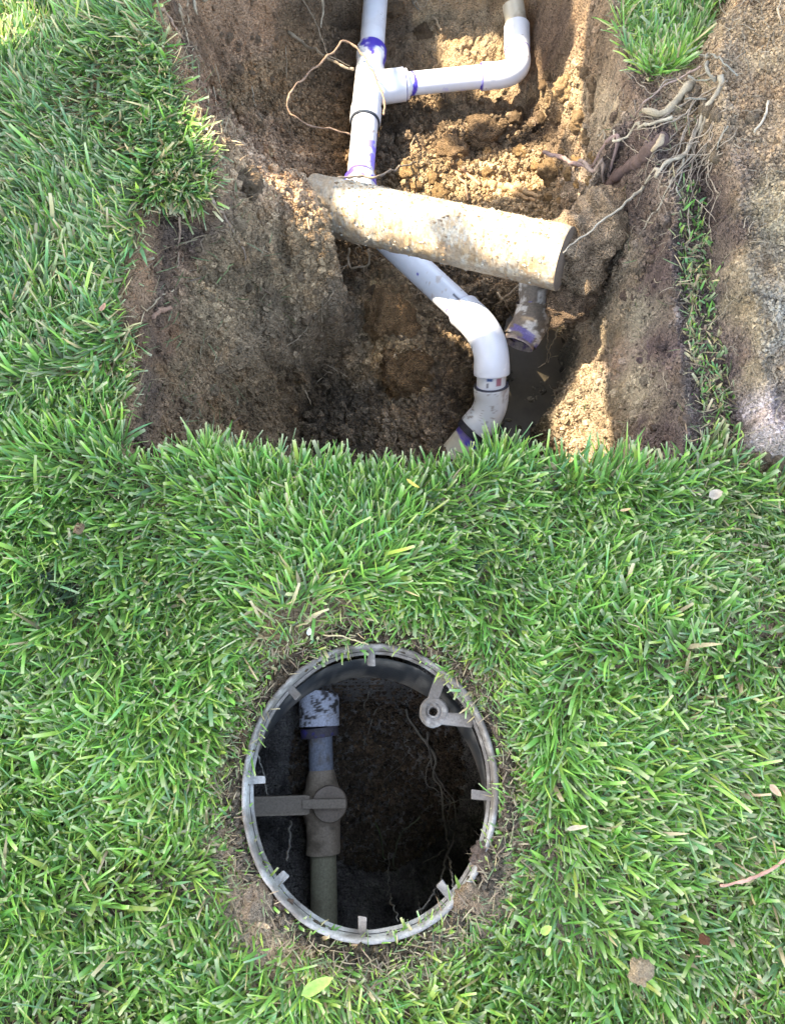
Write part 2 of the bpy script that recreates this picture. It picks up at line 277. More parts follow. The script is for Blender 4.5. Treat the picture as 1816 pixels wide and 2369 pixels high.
# soil colours by place (clay, topsoil, wet mud; left block and floor paler to stand in for fill light), in photo pixels
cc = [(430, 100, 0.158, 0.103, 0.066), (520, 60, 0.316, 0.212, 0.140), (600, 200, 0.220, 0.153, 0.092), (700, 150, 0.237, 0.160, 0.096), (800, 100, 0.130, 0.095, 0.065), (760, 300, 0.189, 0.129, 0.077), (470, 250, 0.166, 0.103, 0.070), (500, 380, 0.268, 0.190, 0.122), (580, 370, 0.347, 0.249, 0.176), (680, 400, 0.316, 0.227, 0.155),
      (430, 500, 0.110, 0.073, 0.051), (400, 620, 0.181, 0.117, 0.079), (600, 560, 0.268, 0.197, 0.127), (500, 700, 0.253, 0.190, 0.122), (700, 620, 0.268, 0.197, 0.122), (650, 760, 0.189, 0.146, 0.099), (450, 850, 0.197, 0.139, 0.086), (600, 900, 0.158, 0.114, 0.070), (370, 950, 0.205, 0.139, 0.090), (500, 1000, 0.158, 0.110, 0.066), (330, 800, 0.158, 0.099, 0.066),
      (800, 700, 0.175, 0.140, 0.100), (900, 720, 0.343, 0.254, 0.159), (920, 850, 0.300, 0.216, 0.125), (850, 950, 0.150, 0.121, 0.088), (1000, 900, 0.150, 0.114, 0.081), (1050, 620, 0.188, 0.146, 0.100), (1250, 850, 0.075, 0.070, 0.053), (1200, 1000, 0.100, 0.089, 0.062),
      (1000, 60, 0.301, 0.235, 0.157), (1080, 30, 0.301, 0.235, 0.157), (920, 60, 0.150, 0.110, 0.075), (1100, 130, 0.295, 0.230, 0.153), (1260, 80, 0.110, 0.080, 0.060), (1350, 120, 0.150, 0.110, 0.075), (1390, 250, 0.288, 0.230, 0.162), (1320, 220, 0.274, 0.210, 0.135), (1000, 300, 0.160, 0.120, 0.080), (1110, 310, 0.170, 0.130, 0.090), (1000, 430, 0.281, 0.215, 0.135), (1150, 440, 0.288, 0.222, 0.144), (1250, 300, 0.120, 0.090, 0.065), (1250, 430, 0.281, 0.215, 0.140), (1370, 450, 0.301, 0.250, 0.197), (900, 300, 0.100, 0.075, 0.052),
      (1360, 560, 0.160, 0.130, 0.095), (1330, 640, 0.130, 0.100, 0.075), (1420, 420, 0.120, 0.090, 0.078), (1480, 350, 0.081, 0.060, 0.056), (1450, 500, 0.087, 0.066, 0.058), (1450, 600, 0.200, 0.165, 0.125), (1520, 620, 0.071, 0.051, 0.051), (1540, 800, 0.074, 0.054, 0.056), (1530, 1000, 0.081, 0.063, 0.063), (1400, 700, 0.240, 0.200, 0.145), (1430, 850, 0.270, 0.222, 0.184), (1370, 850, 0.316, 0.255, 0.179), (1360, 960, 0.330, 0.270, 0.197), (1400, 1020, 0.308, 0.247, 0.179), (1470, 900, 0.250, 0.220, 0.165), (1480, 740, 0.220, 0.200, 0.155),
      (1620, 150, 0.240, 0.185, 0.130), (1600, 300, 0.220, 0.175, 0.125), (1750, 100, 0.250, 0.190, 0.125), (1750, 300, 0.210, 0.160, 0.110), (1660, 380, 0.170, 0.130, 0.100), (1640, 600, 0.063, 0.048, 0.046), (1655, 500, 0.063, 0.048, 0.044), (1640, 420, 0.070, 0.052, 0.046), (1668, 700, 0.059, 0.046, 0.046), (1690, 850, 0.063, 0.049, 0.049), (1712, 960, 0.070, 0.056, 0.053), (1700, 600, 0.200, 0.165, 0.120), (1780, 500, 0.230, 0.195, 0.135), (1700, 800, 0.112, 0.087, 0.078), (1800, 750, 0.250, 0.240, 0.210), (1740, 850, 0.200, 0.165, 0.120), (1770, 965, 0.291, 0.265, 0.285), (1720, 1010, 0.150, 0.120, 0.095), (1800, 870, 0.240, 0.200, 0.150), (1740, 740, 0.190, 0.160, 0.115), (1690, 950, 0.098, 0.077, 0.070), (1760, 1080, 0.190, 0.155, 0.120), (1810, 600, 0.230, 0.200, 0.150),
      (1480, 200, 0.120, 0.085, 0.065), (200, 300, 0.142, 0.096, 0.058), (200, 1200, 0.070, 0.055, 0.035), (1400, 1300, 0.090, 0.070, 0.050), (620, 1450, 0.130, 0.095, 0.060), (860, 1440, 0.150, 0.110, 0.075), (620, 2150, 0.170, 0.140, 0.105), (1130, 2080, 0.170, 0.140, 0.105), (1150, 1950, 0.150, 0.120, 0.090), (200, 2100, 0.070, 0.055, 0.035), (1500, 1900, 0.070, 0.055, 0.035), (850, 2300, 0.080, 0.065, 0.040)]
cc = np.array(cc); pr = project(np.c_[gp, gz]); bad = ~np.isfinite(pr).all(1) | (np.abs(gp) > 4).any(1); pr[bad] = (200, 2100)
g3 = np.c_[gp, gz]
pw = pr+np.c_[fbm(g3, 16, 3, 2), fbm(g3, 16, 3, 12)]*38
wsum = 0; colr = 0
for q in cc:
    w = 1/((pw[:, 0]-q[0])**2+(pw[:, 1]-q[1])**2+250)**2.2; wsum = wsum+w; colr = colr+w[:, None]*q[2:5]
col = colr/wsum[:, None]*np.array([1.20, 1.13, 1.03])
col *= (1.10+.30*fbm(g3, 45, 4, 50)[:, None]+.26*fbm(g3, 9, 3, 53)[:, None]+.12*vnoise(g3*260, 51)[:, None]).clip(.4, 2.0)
# pale sand grains and rusty spots in the clay
rust = sst(.0, 1.1, fbm(g3, 38, 4, 77))[:, None]; col = col*(1-rust*.3)+col*np.array([1.5, 1.15, .8])*rust*.3
b = boxr(gp); inb = (b < 1.0)
dr = sdist(gp, RIM); top = sst(-.075, -.022, gz+.018*fbm(g3, 20, 3, 160))*sst(.0, .01, dr)*sst(.11, .05, dr); col = col*(1-.75*top[:, None])+np.array([.105, .075, .062])*(.8+.4*fbm(g3, 60, 3, 161)[:, None])*.75*top[:, None]
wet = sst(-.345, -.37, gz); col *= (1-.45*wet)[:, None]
nx, ny = len(gx), len(gy); ii = (np.arange(ny-1)[:, None]*nx+np.arange(nx-1)[None]); F = np.stack([ii, ii+1, ii+nx+1, ii+nx], -1).reshape(-1, 4)
jit = np.c_[fbm(g3, 120, 2, 101), fbm(g3, 120, 2, 111), 0*gz]*.0022*sst(0, -.06, gz)[:, None]
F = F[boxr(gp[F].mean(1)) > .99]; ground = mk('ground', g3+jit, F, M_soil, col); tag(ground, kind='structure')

cgx = np.arange(BC[0]-.27, BC[0]+.27, .0032); cgy = np.arange(BC[1]-.30, BC[1]+.27, .0032); CXX, CYY = np.meshgrid(cgx, cgy); cq = np.c_[CXX.ravel(), CYY.ravel()]; c3 = np.c_[cq, 0*cq[:, 0]]
c1, c2, cv = cell(cq*45+fbm(c3, 30, 2, 3)[:, None]*.35, 4); cr = (np.sqrt(np.clip(1-c1*c1*1.3, 0, 1))-.5)*(cv*.7+.3)
c1, c2, cv = cell(cq*110+fbm(c3, 60, 2, 3)[:, None]*.35, 14); cs = (np.sqrt(np.clip(1-c1*c1*1.3, 0, 1))-.5)*(cv*.7+.3)
cvv = (cq[:, 1]-BC[1])/BB; cb = boxr(cq)
cz = -.33+.015*cvv+.235*sst(.60, 1.0, cvv)*(1-.75*sst(.05, .55, (cq[:, 0]-BC[0])/BA))+.16*sst(1.4, 2.0, cb)+fbm(c3, 18, 4, 44)*.014+cr*.009+cs*.005+fbm(c3, 150, 2, 4)*.0015
cz = np.minimum(cz, -.075); CZ = cz.reshape(CXX.shape); n1, n2 = len(cgx), len(cgy); ii = np.arange(n2-1)[:, None]*n1+np.arange(n1-1)[None]
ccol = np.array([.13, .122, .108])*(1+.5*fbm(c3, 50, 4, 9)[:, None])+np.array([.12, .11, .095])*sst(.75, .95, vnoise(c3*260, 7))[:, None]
tag(mk('valve_hole_soil', np.c_[cq, cz], np.stack([ii, ii+1, ii+n1+1, ii+n1], -1).reshape(-1, 4), M_soil, ccol.clip(.01, .4)), kind='structure')
_Hg = H
def H(p):
    p = np.atleast_2d(p); z = _Hg(p); m = boxr(p) < .985
    if m.any():
        i = np.clip(((p[m, 0]-cgx[0])/.0032).astype(int), 0, n1-1); j = np.clip(((p[m, 1]-cgy[0])/.0032).astype(int), 0, n2-1); z = z.copy(); z[m] = CZ[j, i]
    return z
# murky seepage water at the bottom of the pit
wp = [P(a, b, -.370) for a, b in [(1180, 700), (1360, 640), (1420, 800), (1400, 900), (1360, 1000), (1360, 1120), (1180, 1160), (1110, 1100), (1110, 1000), (1140, 880)]]
M_water = mat('muddy_water', .30, .12, ((40, .25, .003, 'n'),), .2, 30, base=(.052, .043, .030))
cen = np.mean(wp, 0); W1 = spline(wp+[wp[0]], 61)[:-1]
V = np.vstack([cen, cen+(W1-cen)*.5, W1]); n = len(W1); j = np.arange(n); jn = (j+1) % n
Fw = np.vstack([np.stack([1+j, 1+n+j, 1+n+jn, 1+jn], -1), np.stack([np.zeros(n//2, int), 1+j[::2], 1+(j[::2]+1) % n, 1+(j[::2]+2) % n], -1)])
tag(mk('water', V, Fw, M_water), kind='structure')

# ------------------------------------------------------------------ PVC pipe run
PVC = np.array([.70, .72, .75]); PURP = np.array([.060, .040, .40]); INK = np.array([.03, .03, .045])
def pipe_obj(name, path, rad, parent, colfn=None, n=48, m=None, material=None, cap=True, noise=0, label=None):
    path = np.array(path, float)
    if m: path = spline(path, m)
    rr = np.asarray(rad, float)
    if rr.ndim == 1 and len(rr) != len(path): rr = np.interp(np.linspace(0, 1, len(path)), np.linspace(0, 1, len(rr)), rr)
    V, F, al, an = sweep(path, rr if rr.ndim else np.full(len(path), float(rr)), n, cap)
    L = al.max(); c = np.tile(PVC, (len(V), 1))
    if noise:
        k = len(path)*n; ctr = np.repeat(path, n, 0); dr = V[:k]-ctr; V[:k] = ctr+dr*(1+noise*fbm(V[:k], 60, 4, 31)[:, None]/np.linalg.norm(dr, axis=1)[:, None].clip(.005))
    if colfn: c = colfn(c, al, L-al, an, V)
    o = mk(name, V, F, material or M_pvc, c, True, parent)
    mod = o.modifiers.new('edge', 'EDGE_SPLIT'); mod.split_angle = R(40)
    if label: o['label'] = label
    return o
def paint(c, m, colour): m = np.clip(m, 0, 1)[:, None]; return c*(1-m)+np.array(colour)*m
def nz(V, sc, s): return fbm(V, sc, 3, s)
def specks(c, V, s=1, th=.62, colour=(.20, .17, .14)): return paint(c, sst(th, th+.1, vnoise(V*420, s)*.6+.5*vnoise(V*90, s+3))*.8, colour)
def dust(c, V, s=3, k=.35, colour=(.36, .31, .25)): return paint(c, sst(.1, .9, nz(V, 40, s)+.25*nz(V, 200, s+1))*k, colour)
run = empty('pvc_pipe_run', 'new white plastic pipe run with purple primer smears, passing under the old pipe', 'pipe')
ra, rh, rb, rbh = .0241, .0290, .0203, .0240
def lin(a, b, st=.0015): n = max(3, int(np.linalg.norm(np.array(b)-a)/st)); return a+(b-a)*np.linspace(0, 1, n)[:, None]
def bend(a, c, b, r=.5, st=.0015):
    """two straight arms joined by a round corner"""
    a, b, c = map(np.array, (a, b, c)); p = c+(a-c)*r; q = c+(b-c)*r; t = np.linspace(0, 1, 26)[1:-1, None]
    return np.vstack([lin(a, p, st), (1-t)**2*p+2*t*(1-t)*c+t*t*q, lin(q, b, st)])
zt = -.272
T0, T1, T2, T3 = P(874, -70, zt), P(860, 116, zt), P(845, 282, zt), P(833, 420, zt)
def c_up(c, a, b, an, V):
    c = paint(c, sst(.0105, .0095, b+.004*nz(V, 60, 5))*sst(-.002, .001, b), PURP); c = specks(c, V, 4, .68)
    return dust(c, V, 5, .15)
pipe_obj('upper_pipe', lin(T0, T1+(T1-T0)*.04), ra, run, c_up)
def hubprof(path, ends=(.028, .028), rin=ra*1.10, rout=rh):
    s = np.r_[0, np.cumsum(np.linalg.norm(np.diff(path, axis=0), axis=1))]; L = s[-1]
    r = np.where((s < ends[0]) | (L-s < ends[1]), rout, rin)
    r = np.convolve(np.pad(r, 2, mode='edge'), np.ones(5)/5, 'valid'); r[0] -= .0006; r[-1] -= .0006; return r
def c_tee(c, a, b, an, V):
    c = paint(c, sst(.0, .2, nz(V, 45, 11)+.55-a*30-.6*np.sin(an)*(-1 if False else 1)), PURP)
    c = paint(c, (np.abs(a-.045) < .016)*(np.abs(((an-.75+np.pi) % (2*np.pi))-np.pi) < .09)*(vnoise(V*700, 6) > .05), (.12, .3, .3))
    c = paint(c, (np.abs(((an-.45+np.pi) % (2*np.pi))-np.pi) < .06)*(b < .022), INK)
    return dust(c, V, 8, .12)
tp = lin(T1, T2); tee = pipe_obj('tee_fitting', tp, hubprof(tp, (.024, .032), ra*1.13), run, c_tee)
TB = P(935, 195, zt); TM = P(853, 207, zt)
pipe_obj('tee_branch_hub', lin(TM, TB), rh, run, lambda c, a, b, an, V: dust(c, V, 2, .1))
def ringpart(name, ctr, ax, r, w, colour, par, m=None):
    ax = ax/np.linalg.norm(ax); return pipe_obj(name, lin(ctr-ax*w/2, ctr+ax*w/2, w/4), r, par, lambda c, a, b, an, V: np.tile(np.array(colour), (len(V), 1))*(1+.2*nz(V, 150, 3)[:, None]), material=m)
ringpart('cement_ring', T2, T2-T1, rh-.0016, .006, (.035, .045, .06), run, M_black)
ax = TB-TM; ringpart('primer_ring', TB, ax, rh-.0014, .0035, (.07, .06, .22), run)
ringpart('reducer_bushing', TB+ax/np.linalg.norm(ax)*.003, ax, rh-.0025, .007, (.72, .72, .74), run)
BE = P(1116, 177, zt)
def c_br(c, a, b, an, V):
    c = paint(c, sst(.0, .0015, .0042-np.abs(a-.0135-.006*np.sin(an+.9))+.0035*nz(V, 70, 15)), PURP)
    c = paint(c, sst(.0055, .0045, b+.0025*nz(V, 90, 16)+.002*np.cos(an)), PURP)
    c = paint(c, sst(.45, .6, nz(V, 60, 18)-.5*np.abs(a-.085)*20)*.5, (.42, .40, .72))
    return specks(c, V, 9, .7)
pipe_obj('branch_pipe', lin(TB, BE), rb, run, c_br)
E1, E2, E3 = BE-(BE-TB)*.02, P(1203, 170, zt+.002), P(1196, 118, zt+.008)
def c_el(c, a, b, an, V):
    c = paint(c, sst(.0014, .0008, np.abs(a-.0005)), PURP); return specks(dust(c, V, 12, .10), V, 14, .72)
ep = bend(E1, E2, E3, .62); pipe_obj('branch_elbow', ep, hubprof(ep, (.02, .004), rbh*.97, rbh), run, c_el)
def c_cp(c, a, b, an, V):
    c = paint(c, sst(.0016, .001, np.abs(a)), PURP*1.4)
    c = paint(c, (np.abs(((an+.9+np.pi) % (2*np.pi))-np.pi) < .12)*(a > .012)*(b > .010)*(vnoise(V*700, 6) > .0), (.1, .1, .12))
    return specks(dust(c, V, 18, .22), V, 19, .62)
E4 = P(1195, 62, -.255); pipe_obj('coupling', lin(E3, E4), rbh*1.02, run, c_cp)
def c_old(c, a, b, an, V):
    c = np.tile(np.array([.50, .45, .34]), (len(V), 1)); c = paint(c, sst(.006, .004, a+.003*nz(V, 80, 4)), PURP); return dust(c, V, 20, .8, (.20, .15, .10))
pipe_obj('cream_stub', lin(E4, P(1186, 8, -.235)), rb, run, c_old)
def c_lo(c, a, b, an, V):
    c = paint(c, sst(.25, .45, nz(V, 55, 21)+.3*np.cos(an+1.2)-.15)*.8*(a > .03), PURP*2.2+.05)
    c = paint(c, (np.abs(((an-.5+np.pi) % (2*np.pi))-np.pi) < .06)*(a < .028), INK)
    c = paint(c, sst(.0035, .0025, np.abs(b-.012)+.001*nz(V, 50, 2)), PURP*1.5)
    return specks(c, V, 24, .6, (.3, .22, .16))
pipe_obj('middle_pipe', lin(T2, T3), ra, run, c_lo)
D0 = P(850, 512, -.278); D1, D2 = P(1062, 710, -.262), P(1074, 721, -.262)
kp = bend(P(833, 412, zt), P(838, 498, -.276), D0+(D1-D0)*.12, .5); pipe_obj('hidden_elbow', kp, hubprof(kp, (.02, .02)), run, lambda c, a, b, an, V: specks(paint(c, sst(.2, .5, nz(V, 60, 2))*(a < .02), PURP*1.5), V, 2))
def c_di(c, a, b, an, V):
    c = paint(c, sst(.009, .0075, b+.0035*nz(V, 55, 25)-.0025*np.sin(an)), (.16, .11, .50))
    c = paint(c, (np.abs(((an-.1+np.pi) % (2*np.pi))-np.pi) < .05)*(b < .026)*(b > .004), INK*1.5)
    c = paint(c, (np.abs(((an-1.35+np.pi) % (2*np.pi))-np.pi) < .20)*(b < .030)*(b > .006)*((a*1000 % 2.6) > 1.2), (.1, .08, .25))
    k = np.argmin(np.linalg.norm(V-P(956, 631, -.24), axis=1)); c = paint(c, sst(.003, .002, np.linalg.norm(V-V[k], axis=1)), PURP)
    c = paint(c, sst(.35, .5, nz(V, 120, 28)+.2*nz(V, 400, 2)-np.abs(b-.06)*20)*.5, (.45, .33, .22))
    return specks(c, V, 26, .72)
pipe_obj('diagonal_pipe', lin(D0, D2), ra, run, c_di)
X1, X2, X3 = D2-(D2-D1)*.1, P(1137, 779, -.232), P(1137, 866, -.272)
def c_be(c, a, b, an, V):
    c = paint(c, sst(.0012, .0006, np.abs(a-.0006)), (.3, .28, .6)); c = paint(c, (np.abs(((an-.25+np.pi) % (2*np.pi))-np.pi) < .07)*(a < .010), INK)
    c = paint(c, sst(.25, .5, vnoise(V*480, 3))*(b < .019)*(b > .006)*(np.abs(((an+.9+np.pi) % (2*np.pi))-np.pi) < .45)*.4, (.95, .95, .95))
    return specks(c, V, 29, .74)
bp_ = bend(X1, X2, X3, .70); pipe_obj('lower_elbow', bp_, hubprof(bp_, (.006, .02), rh*.985, rh+.0004), run, c_be)
X4 = P(1135, 905, -.292)
def c_ni(c, a, b, an, V):
    c = c*np.array([.86, .86, .84]); w = lambda q: ((an-q+np.pi) % (2*np.pi))-np.pi
    c = paint(c, (np.abs(w(.28)) < .16)*(a > .0015)*(a < .006), (.05, .10, .25))
    for q in (-.25, -.40, -.55): c = paint(c, (np.abs(w(q)) < .032)*(a < .013)*(a > .001), (.30, .12, .16))
    c = paint(c, (np.abs(w(.42)) < .07)*(a > .009)*(a < .017)*(vnoise(V*800, 6) > -.1), (.1, .1, .12))
    return paint(c, sst(.003, .0015, b-.006+.002*nz(V, 80, 2)), PURP*1.5)
pipe_obj('marked_nipple', lin(X3, X4), ra, run, c_ni)
Y0, Y1, Y2 = P(1136, 893, -.286), P(1137, 948, -.318), P(1098, 992, -.340)
ringpart('cement_ring', Y0, Y1-Y0, rh-.0003, .004, (.035, .04, .06), run, M_black)
def c_l2(c, a, b, an, V):
    c = c*np.array([.80, .81, .78]); c = paint(c, sst(.2, .7, nz(V, 70, 41)-a*26)*.75, (.20, .17, .14)); return specks(c, V, 42, .40)
yp = bend(Y0, Y1, Y2, .6); pipe_obj('bottom_elbow', yp, hubprof(yp, (.014, .02), rh*.98, rh+.0003), run, c_l2)
yd = (Y2-Y1)/np.linalg.norm(Y2-Y1); ringpart('rubber_ring', Y2+yd*.005, yd, rh-.0009, .014, (.02, .022, .03), run, M_black)
def c_cr(c, a, b, an, V):
    c = np.tile(np.array([.56, .52, .40]), (len(V), 1)); c = paint(c, sst(.026, .023, a+.004*nz(V, 60, 6)+.004*np.sin(an)), PURP); return dust(c, V, 43, .4)
pipe_obj('cream_pipe', lin(Y2, Y2+(Y2-P(1128, 956, -.322))*1.9), ra, run, c_cr)

# ------------------------------------------------------------------ old crusted drain pipe across the pit
old = empty('old_drain_pipe', 'thick old drain pipe crusted with tan scale and clay, bridging the pit', 'pipe')
O0, O1 = P(800, 487, -.176), P(1282, 594, -.104); od = O1-O0
def c_crust(c, a, b, an, V):
    n1 = .5*nz(V, 30, 51)+.8*nz(V*np.array([2.2, .8, .8]), 120, 52); c = np.tile(np.array([.42, .30, .17]), (len(V), 1))
    c = paint(c, sst(-.25, .45, n1)*.85, (.52, .45, .33)); c = paint(c, sst(.1, .5, nz(V*np.array([2, .6, .6]), 210, 55)+.35*n1)*.75, (.42, .39, .32))
    c = paint(c, sst(.15, .7, .5*nz(V, 45, 57)+.8*nz(V, 230, 56))*.6, (.24, .14, .065))
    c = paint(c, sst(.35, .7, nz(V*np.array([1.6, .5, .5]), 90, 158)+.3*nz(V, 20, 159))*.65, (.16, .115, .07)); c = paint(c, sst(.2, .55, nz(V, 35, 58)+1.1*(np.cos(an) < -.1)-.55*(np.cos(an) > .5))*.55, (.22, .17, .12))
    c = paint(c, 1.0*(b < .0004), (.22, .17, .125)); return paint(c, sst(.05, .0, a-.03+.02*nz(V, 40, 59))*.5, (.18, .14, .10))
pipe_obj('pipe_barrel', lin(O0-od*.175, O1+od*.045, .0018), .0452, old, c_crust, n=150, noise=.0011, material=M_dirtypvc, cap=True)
def c_mud(c, a, b, an, V):
    c = np.tile(np.array([.15, .12, .09]), (len(V), 1)); c = paint(c, sst(.15, .4, nz(V, 60, 61)+.4*nz(V, 220, 62)), (.48, .44, .38))
    return paint(c, (b < .016)*sst(.1, .4, nz(V, 60, 63)-.05)*.8, (.10, .08, .26))
ob = empty('old_elbow_pipe', 'muddy old elbow pipe with broken open end hanging under the thick old pipe', 'pipe')
q0, q1, q2, q3 = P(1245, 532, -.165), P(1236, 640, -.20), P(1236, 715, -.232), P(1203, 788, -.246)
pa = spline([q0, q1, q2], 40); pipe_obj('old_upper_pipe', pa, .0240, ob, c_mud, noise=.0012, material=M_dirtypvc)
pb = spline([q2+(q1-q2)*.25, q2, q2*.45+q3*.55+np.array([.004, 0, .004]), q3], 40); pipe_obj('old_bent_hub', pb, .0290, ob, c_mud, noise=.0014, material=M_dirtypvc, cap=False)
pi_ = spline([q2*.5+q3*.5, q3-(q3-q2)*.02], 12); pipe_obj('mouth_shade', pi_[::-1], [.0250, .0235], ob, lambda c, a, b, an, V: np.tile(np.array([.03, .025, .02]), (len(V), 1)), material=M_dirtypvc, cap=False)  # near-black colour stands in for the shade inside the open end
pipe_obj('broken_inner_rim', lin(q3-(q3-q2)*.10, q3+(q3-q2)*.14), .0250, ob, lambda c, a, b, an, V: paint(np.tile(np.array([.30, .24, .20]), (len(V), 1)), sst(0, .3, nz(V, 90, 3)), (.12, .08, .14)), noise=.002, material=M_dirtypvc, cap=False)

nC = 1500; tt = rng.random(nC)*1.06-.03; th = rng.normal(0, .9, nC); ODn = od/np.linalg.norm(od); NN = np.array([0, 0, 1.])-ODn*ODn[2]; NN /= np.linalg.norm(NN); BB_ = np.cross(ODn, NN)
icoS = np.array([(1, 0, 0), (0, 1, 0), (-1, 0, 0), (0, -1, 0), (0, 0, 1), (0, 0, -1)], float); ocf = np.array([(0, 1, 4), (1, 2, 4), (2, 3, 4), (3, 0, 4), (1, 0, 5), (2, 1, 5), (3, 2, 5), (0, 3, 5)])
cpos = O0+od*tt[:, None]+(NN*np.cos(th)[:, None]+BB_*np.sin(th)[:, None])*.0453; cr_ = .0006+.0026*rng.random(nC)**3
Vc = icoS[None]*(1+rng.uniform(-.35, .35, (nC, 6, 1)))*cr_[:, None, None]*np.array([1.3, 1, .6])+cpos[:, None]
cc3 = np.where(rng.random((nC, 1)) < .5, np.array([.30, .20, .11]), np.array([.42, .38, .30]))*rng.uniform(.5, 1.2, (nC, 1))
tag(mk('clay_crust', Vc.reshape(-1, 3), (ocf[None]+(np.arange(nC)*6)[:, None, None]).reshape(-1, 3), M_dirtypvc, np.repeat(cc3, 6, 0), False, old), kind='stuff')

# ------------------------------------------------------------------ valve box in the lawn
box = empty('valve_box', 'round grey plastic valve box without its lid, sunk in the short grass', 'valve box')
TN = np.array([0, BT, 1.]); TN /= np.linalg.norm(TN)
def bx(k, dz, n=160, off=0.0):
    """ring at scale k (metres inwards = off) and depth dz along the leaning axis"""
    a = np.linspace(0, 2*np.pi, n, endpoint=False); x = (BA-off)*k*np.cos(a); y = (BB-off)*k*np.sin(a)
    return np.c_[BC[0]+x, BC[1]+y-BT*dz*-1.0, .004-y*BT+dz]
def bring(name, prof, par, m, colfn, n=160, shear=0):
    V = np.vstack([bx(1, dz, n, off)+shear*np.array([.08, .22, 0])*dz for off, dz in prof]); j = np.arange(n); jn = (j+1) % n; F = []
    for i in range(len(prof)-1): F.append(np.stack([i*n+j, i*n+jn, (i+1)*n+jn, (i+1)*n+j], -1))
    V = V+np.c_[nz(V, 30, 5), nz(V, 30, 6), nz(V, 30, 7)]*.0009
    o = mk(name, V, np.vstack(F), m, colfn(V), True, par); md = o.modifiers.new('edge', 'EDGE_SPLIT'); md.split_angle = R(50); return o
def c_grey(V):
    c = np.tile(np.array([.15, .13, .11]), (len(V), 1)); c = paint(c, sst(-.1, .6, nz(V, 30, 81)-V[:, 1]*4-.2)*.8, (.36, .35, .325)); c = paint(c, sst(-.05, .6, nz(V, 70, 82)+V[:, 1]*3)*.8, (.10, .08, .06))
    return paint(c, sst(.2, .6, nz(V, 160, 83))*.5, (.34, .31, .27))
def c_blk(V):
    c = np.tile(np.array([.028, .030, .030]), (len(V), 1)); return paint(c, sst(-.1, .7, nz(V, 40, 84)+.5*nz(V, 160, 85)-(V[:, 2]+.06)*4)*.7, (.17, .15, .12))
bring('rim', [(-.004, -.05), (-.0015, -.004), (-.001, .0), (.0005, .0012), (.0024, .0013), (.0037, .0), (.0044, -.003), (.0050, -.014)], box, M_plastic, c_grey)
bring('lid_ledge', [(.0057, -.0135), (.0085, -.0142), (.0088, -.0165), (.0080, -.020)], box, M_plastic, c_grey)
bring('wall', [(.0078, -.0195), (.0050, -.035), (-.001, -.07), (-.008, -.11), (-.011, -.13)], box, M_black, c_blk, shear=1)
def onbox(ang, off, dz):
    a = R(ang); x = (BA-off)*math.cos(a); y = (BB-off)*math.sin(a); return np.array([BC[0]+x, BC[1]+y+BT*dz, .004-y*BT+dz])
def boxmesh(c, X, Y, Z, sx, sy, sz, taper=1.0, bev=.12):
    """bevelled block: c centre, axes X Y Z"""
    prof = [(-.5, 1-bev), (-.5+bev*.5, 1), (.5-bev*.5, 1), (.5, 1-bev)]; V = []
    n = 4; corners = []
    for zz, s in prof:
        for (u, v) in ((-1, -1+bev), (-1+bev, -1), (1-bev, -1), (1, -1+bev), (1, 1-bev), (1-bev, 1), (-1+bev, 1), (-1, 1-bev)):
            tp = 1+(taper-1)*(u+1)/2; V.append(c+X*sx/2*u*s+Y*sy/2*v*s*tp+Z*sz*zz)
    F = []
    for i in range(3):
        for j in range(8): F.append((i*8+j, i*8+(j+1) % 8, (i+1)*8+(j+1) % 8, (i+1)*8+j))
    for b0 in (0, 24):
        for (a, b, cc_, d) in ((0, 1, 2, 3), (0, 3, 4, 7), (7, 4, 5, 6)): F.append((b0+a, b0+b, b0+cc_, b0+d) if b0 else (b0+d, b0+cc_, b0+b, b0+a))
    return np.array(V), np.array(F)
def angof(px, py): q = P(px, py, 0)[:2]; return math.degrees(math.atan2((q[1]-BC[1])/BB, (q[0]-BC[0])/BA))
for px, py, ln, wd in [(858, 1520, .012, .0070), (668, 1592, .010, .008), (583, 1803, .011, .0075), (1106, 1838, .015, .0080), (1034, 2062, .013, .0075), (838, 2140, .010, .008), (646, 2034, .008, .008)]:
    a = angof(px, py); o1 = onbox(a, .0066, -.015); o2 = onbox(a, .0066+ln, -.015); X = (o2-o1)/np.linalg.norm(o2-o1); Y = np.cross(TN, X)
    V, F = boxmesh((o1+o2)/2, X, Y, TN, ln+.006, wd, .005, 1.15); V = V+np.c_[nz(V, 90, 5), nz(V, 90, 6), nz(V, 90, 7)]*.0012
    mk('lid_lug', V, F, M_plastic, c_grey(V), False, box)
# bolt bracket: a boss with a hole carried by two arms
bc0 = P(1004, 1646, -.014); ar = [(1030, 1578), (1082, 1656)]
def disc(name, c, Z, rprof, par, m, colfn, n=40, amp=0):
    X = np.cross(np.array([0, 1., 0]), Z); X /= np.linalg.norm(X); Y = np.cross(Z, X); a = np.linspace(0, 2*np.pi, n, endpoint=False)
    V = np.vstack([c+(X*np.cos(a)[:, None]+Y*np.sin(a)[:, None])*r+Z*z for r, z in rprof]); j = np.arange(n); jn = (j+1) % n
    F = np.vstack([np.stack([i*n+j, i*n+jn, (i+1)*n+jn, (i+1)*n+j], -1) for i in range(len(rprof)-1)])
    if amp: V = V+np.c_[nz(V, 120, 5), nz(V, 120, 6), nz(V, 120, 7)]*amp
    o = mk(name, V, F, m, colfn(V), True, par); md = o.modifiers.new('e', 'EDGE_SPLIT'); md.split_angle = R(35); return o
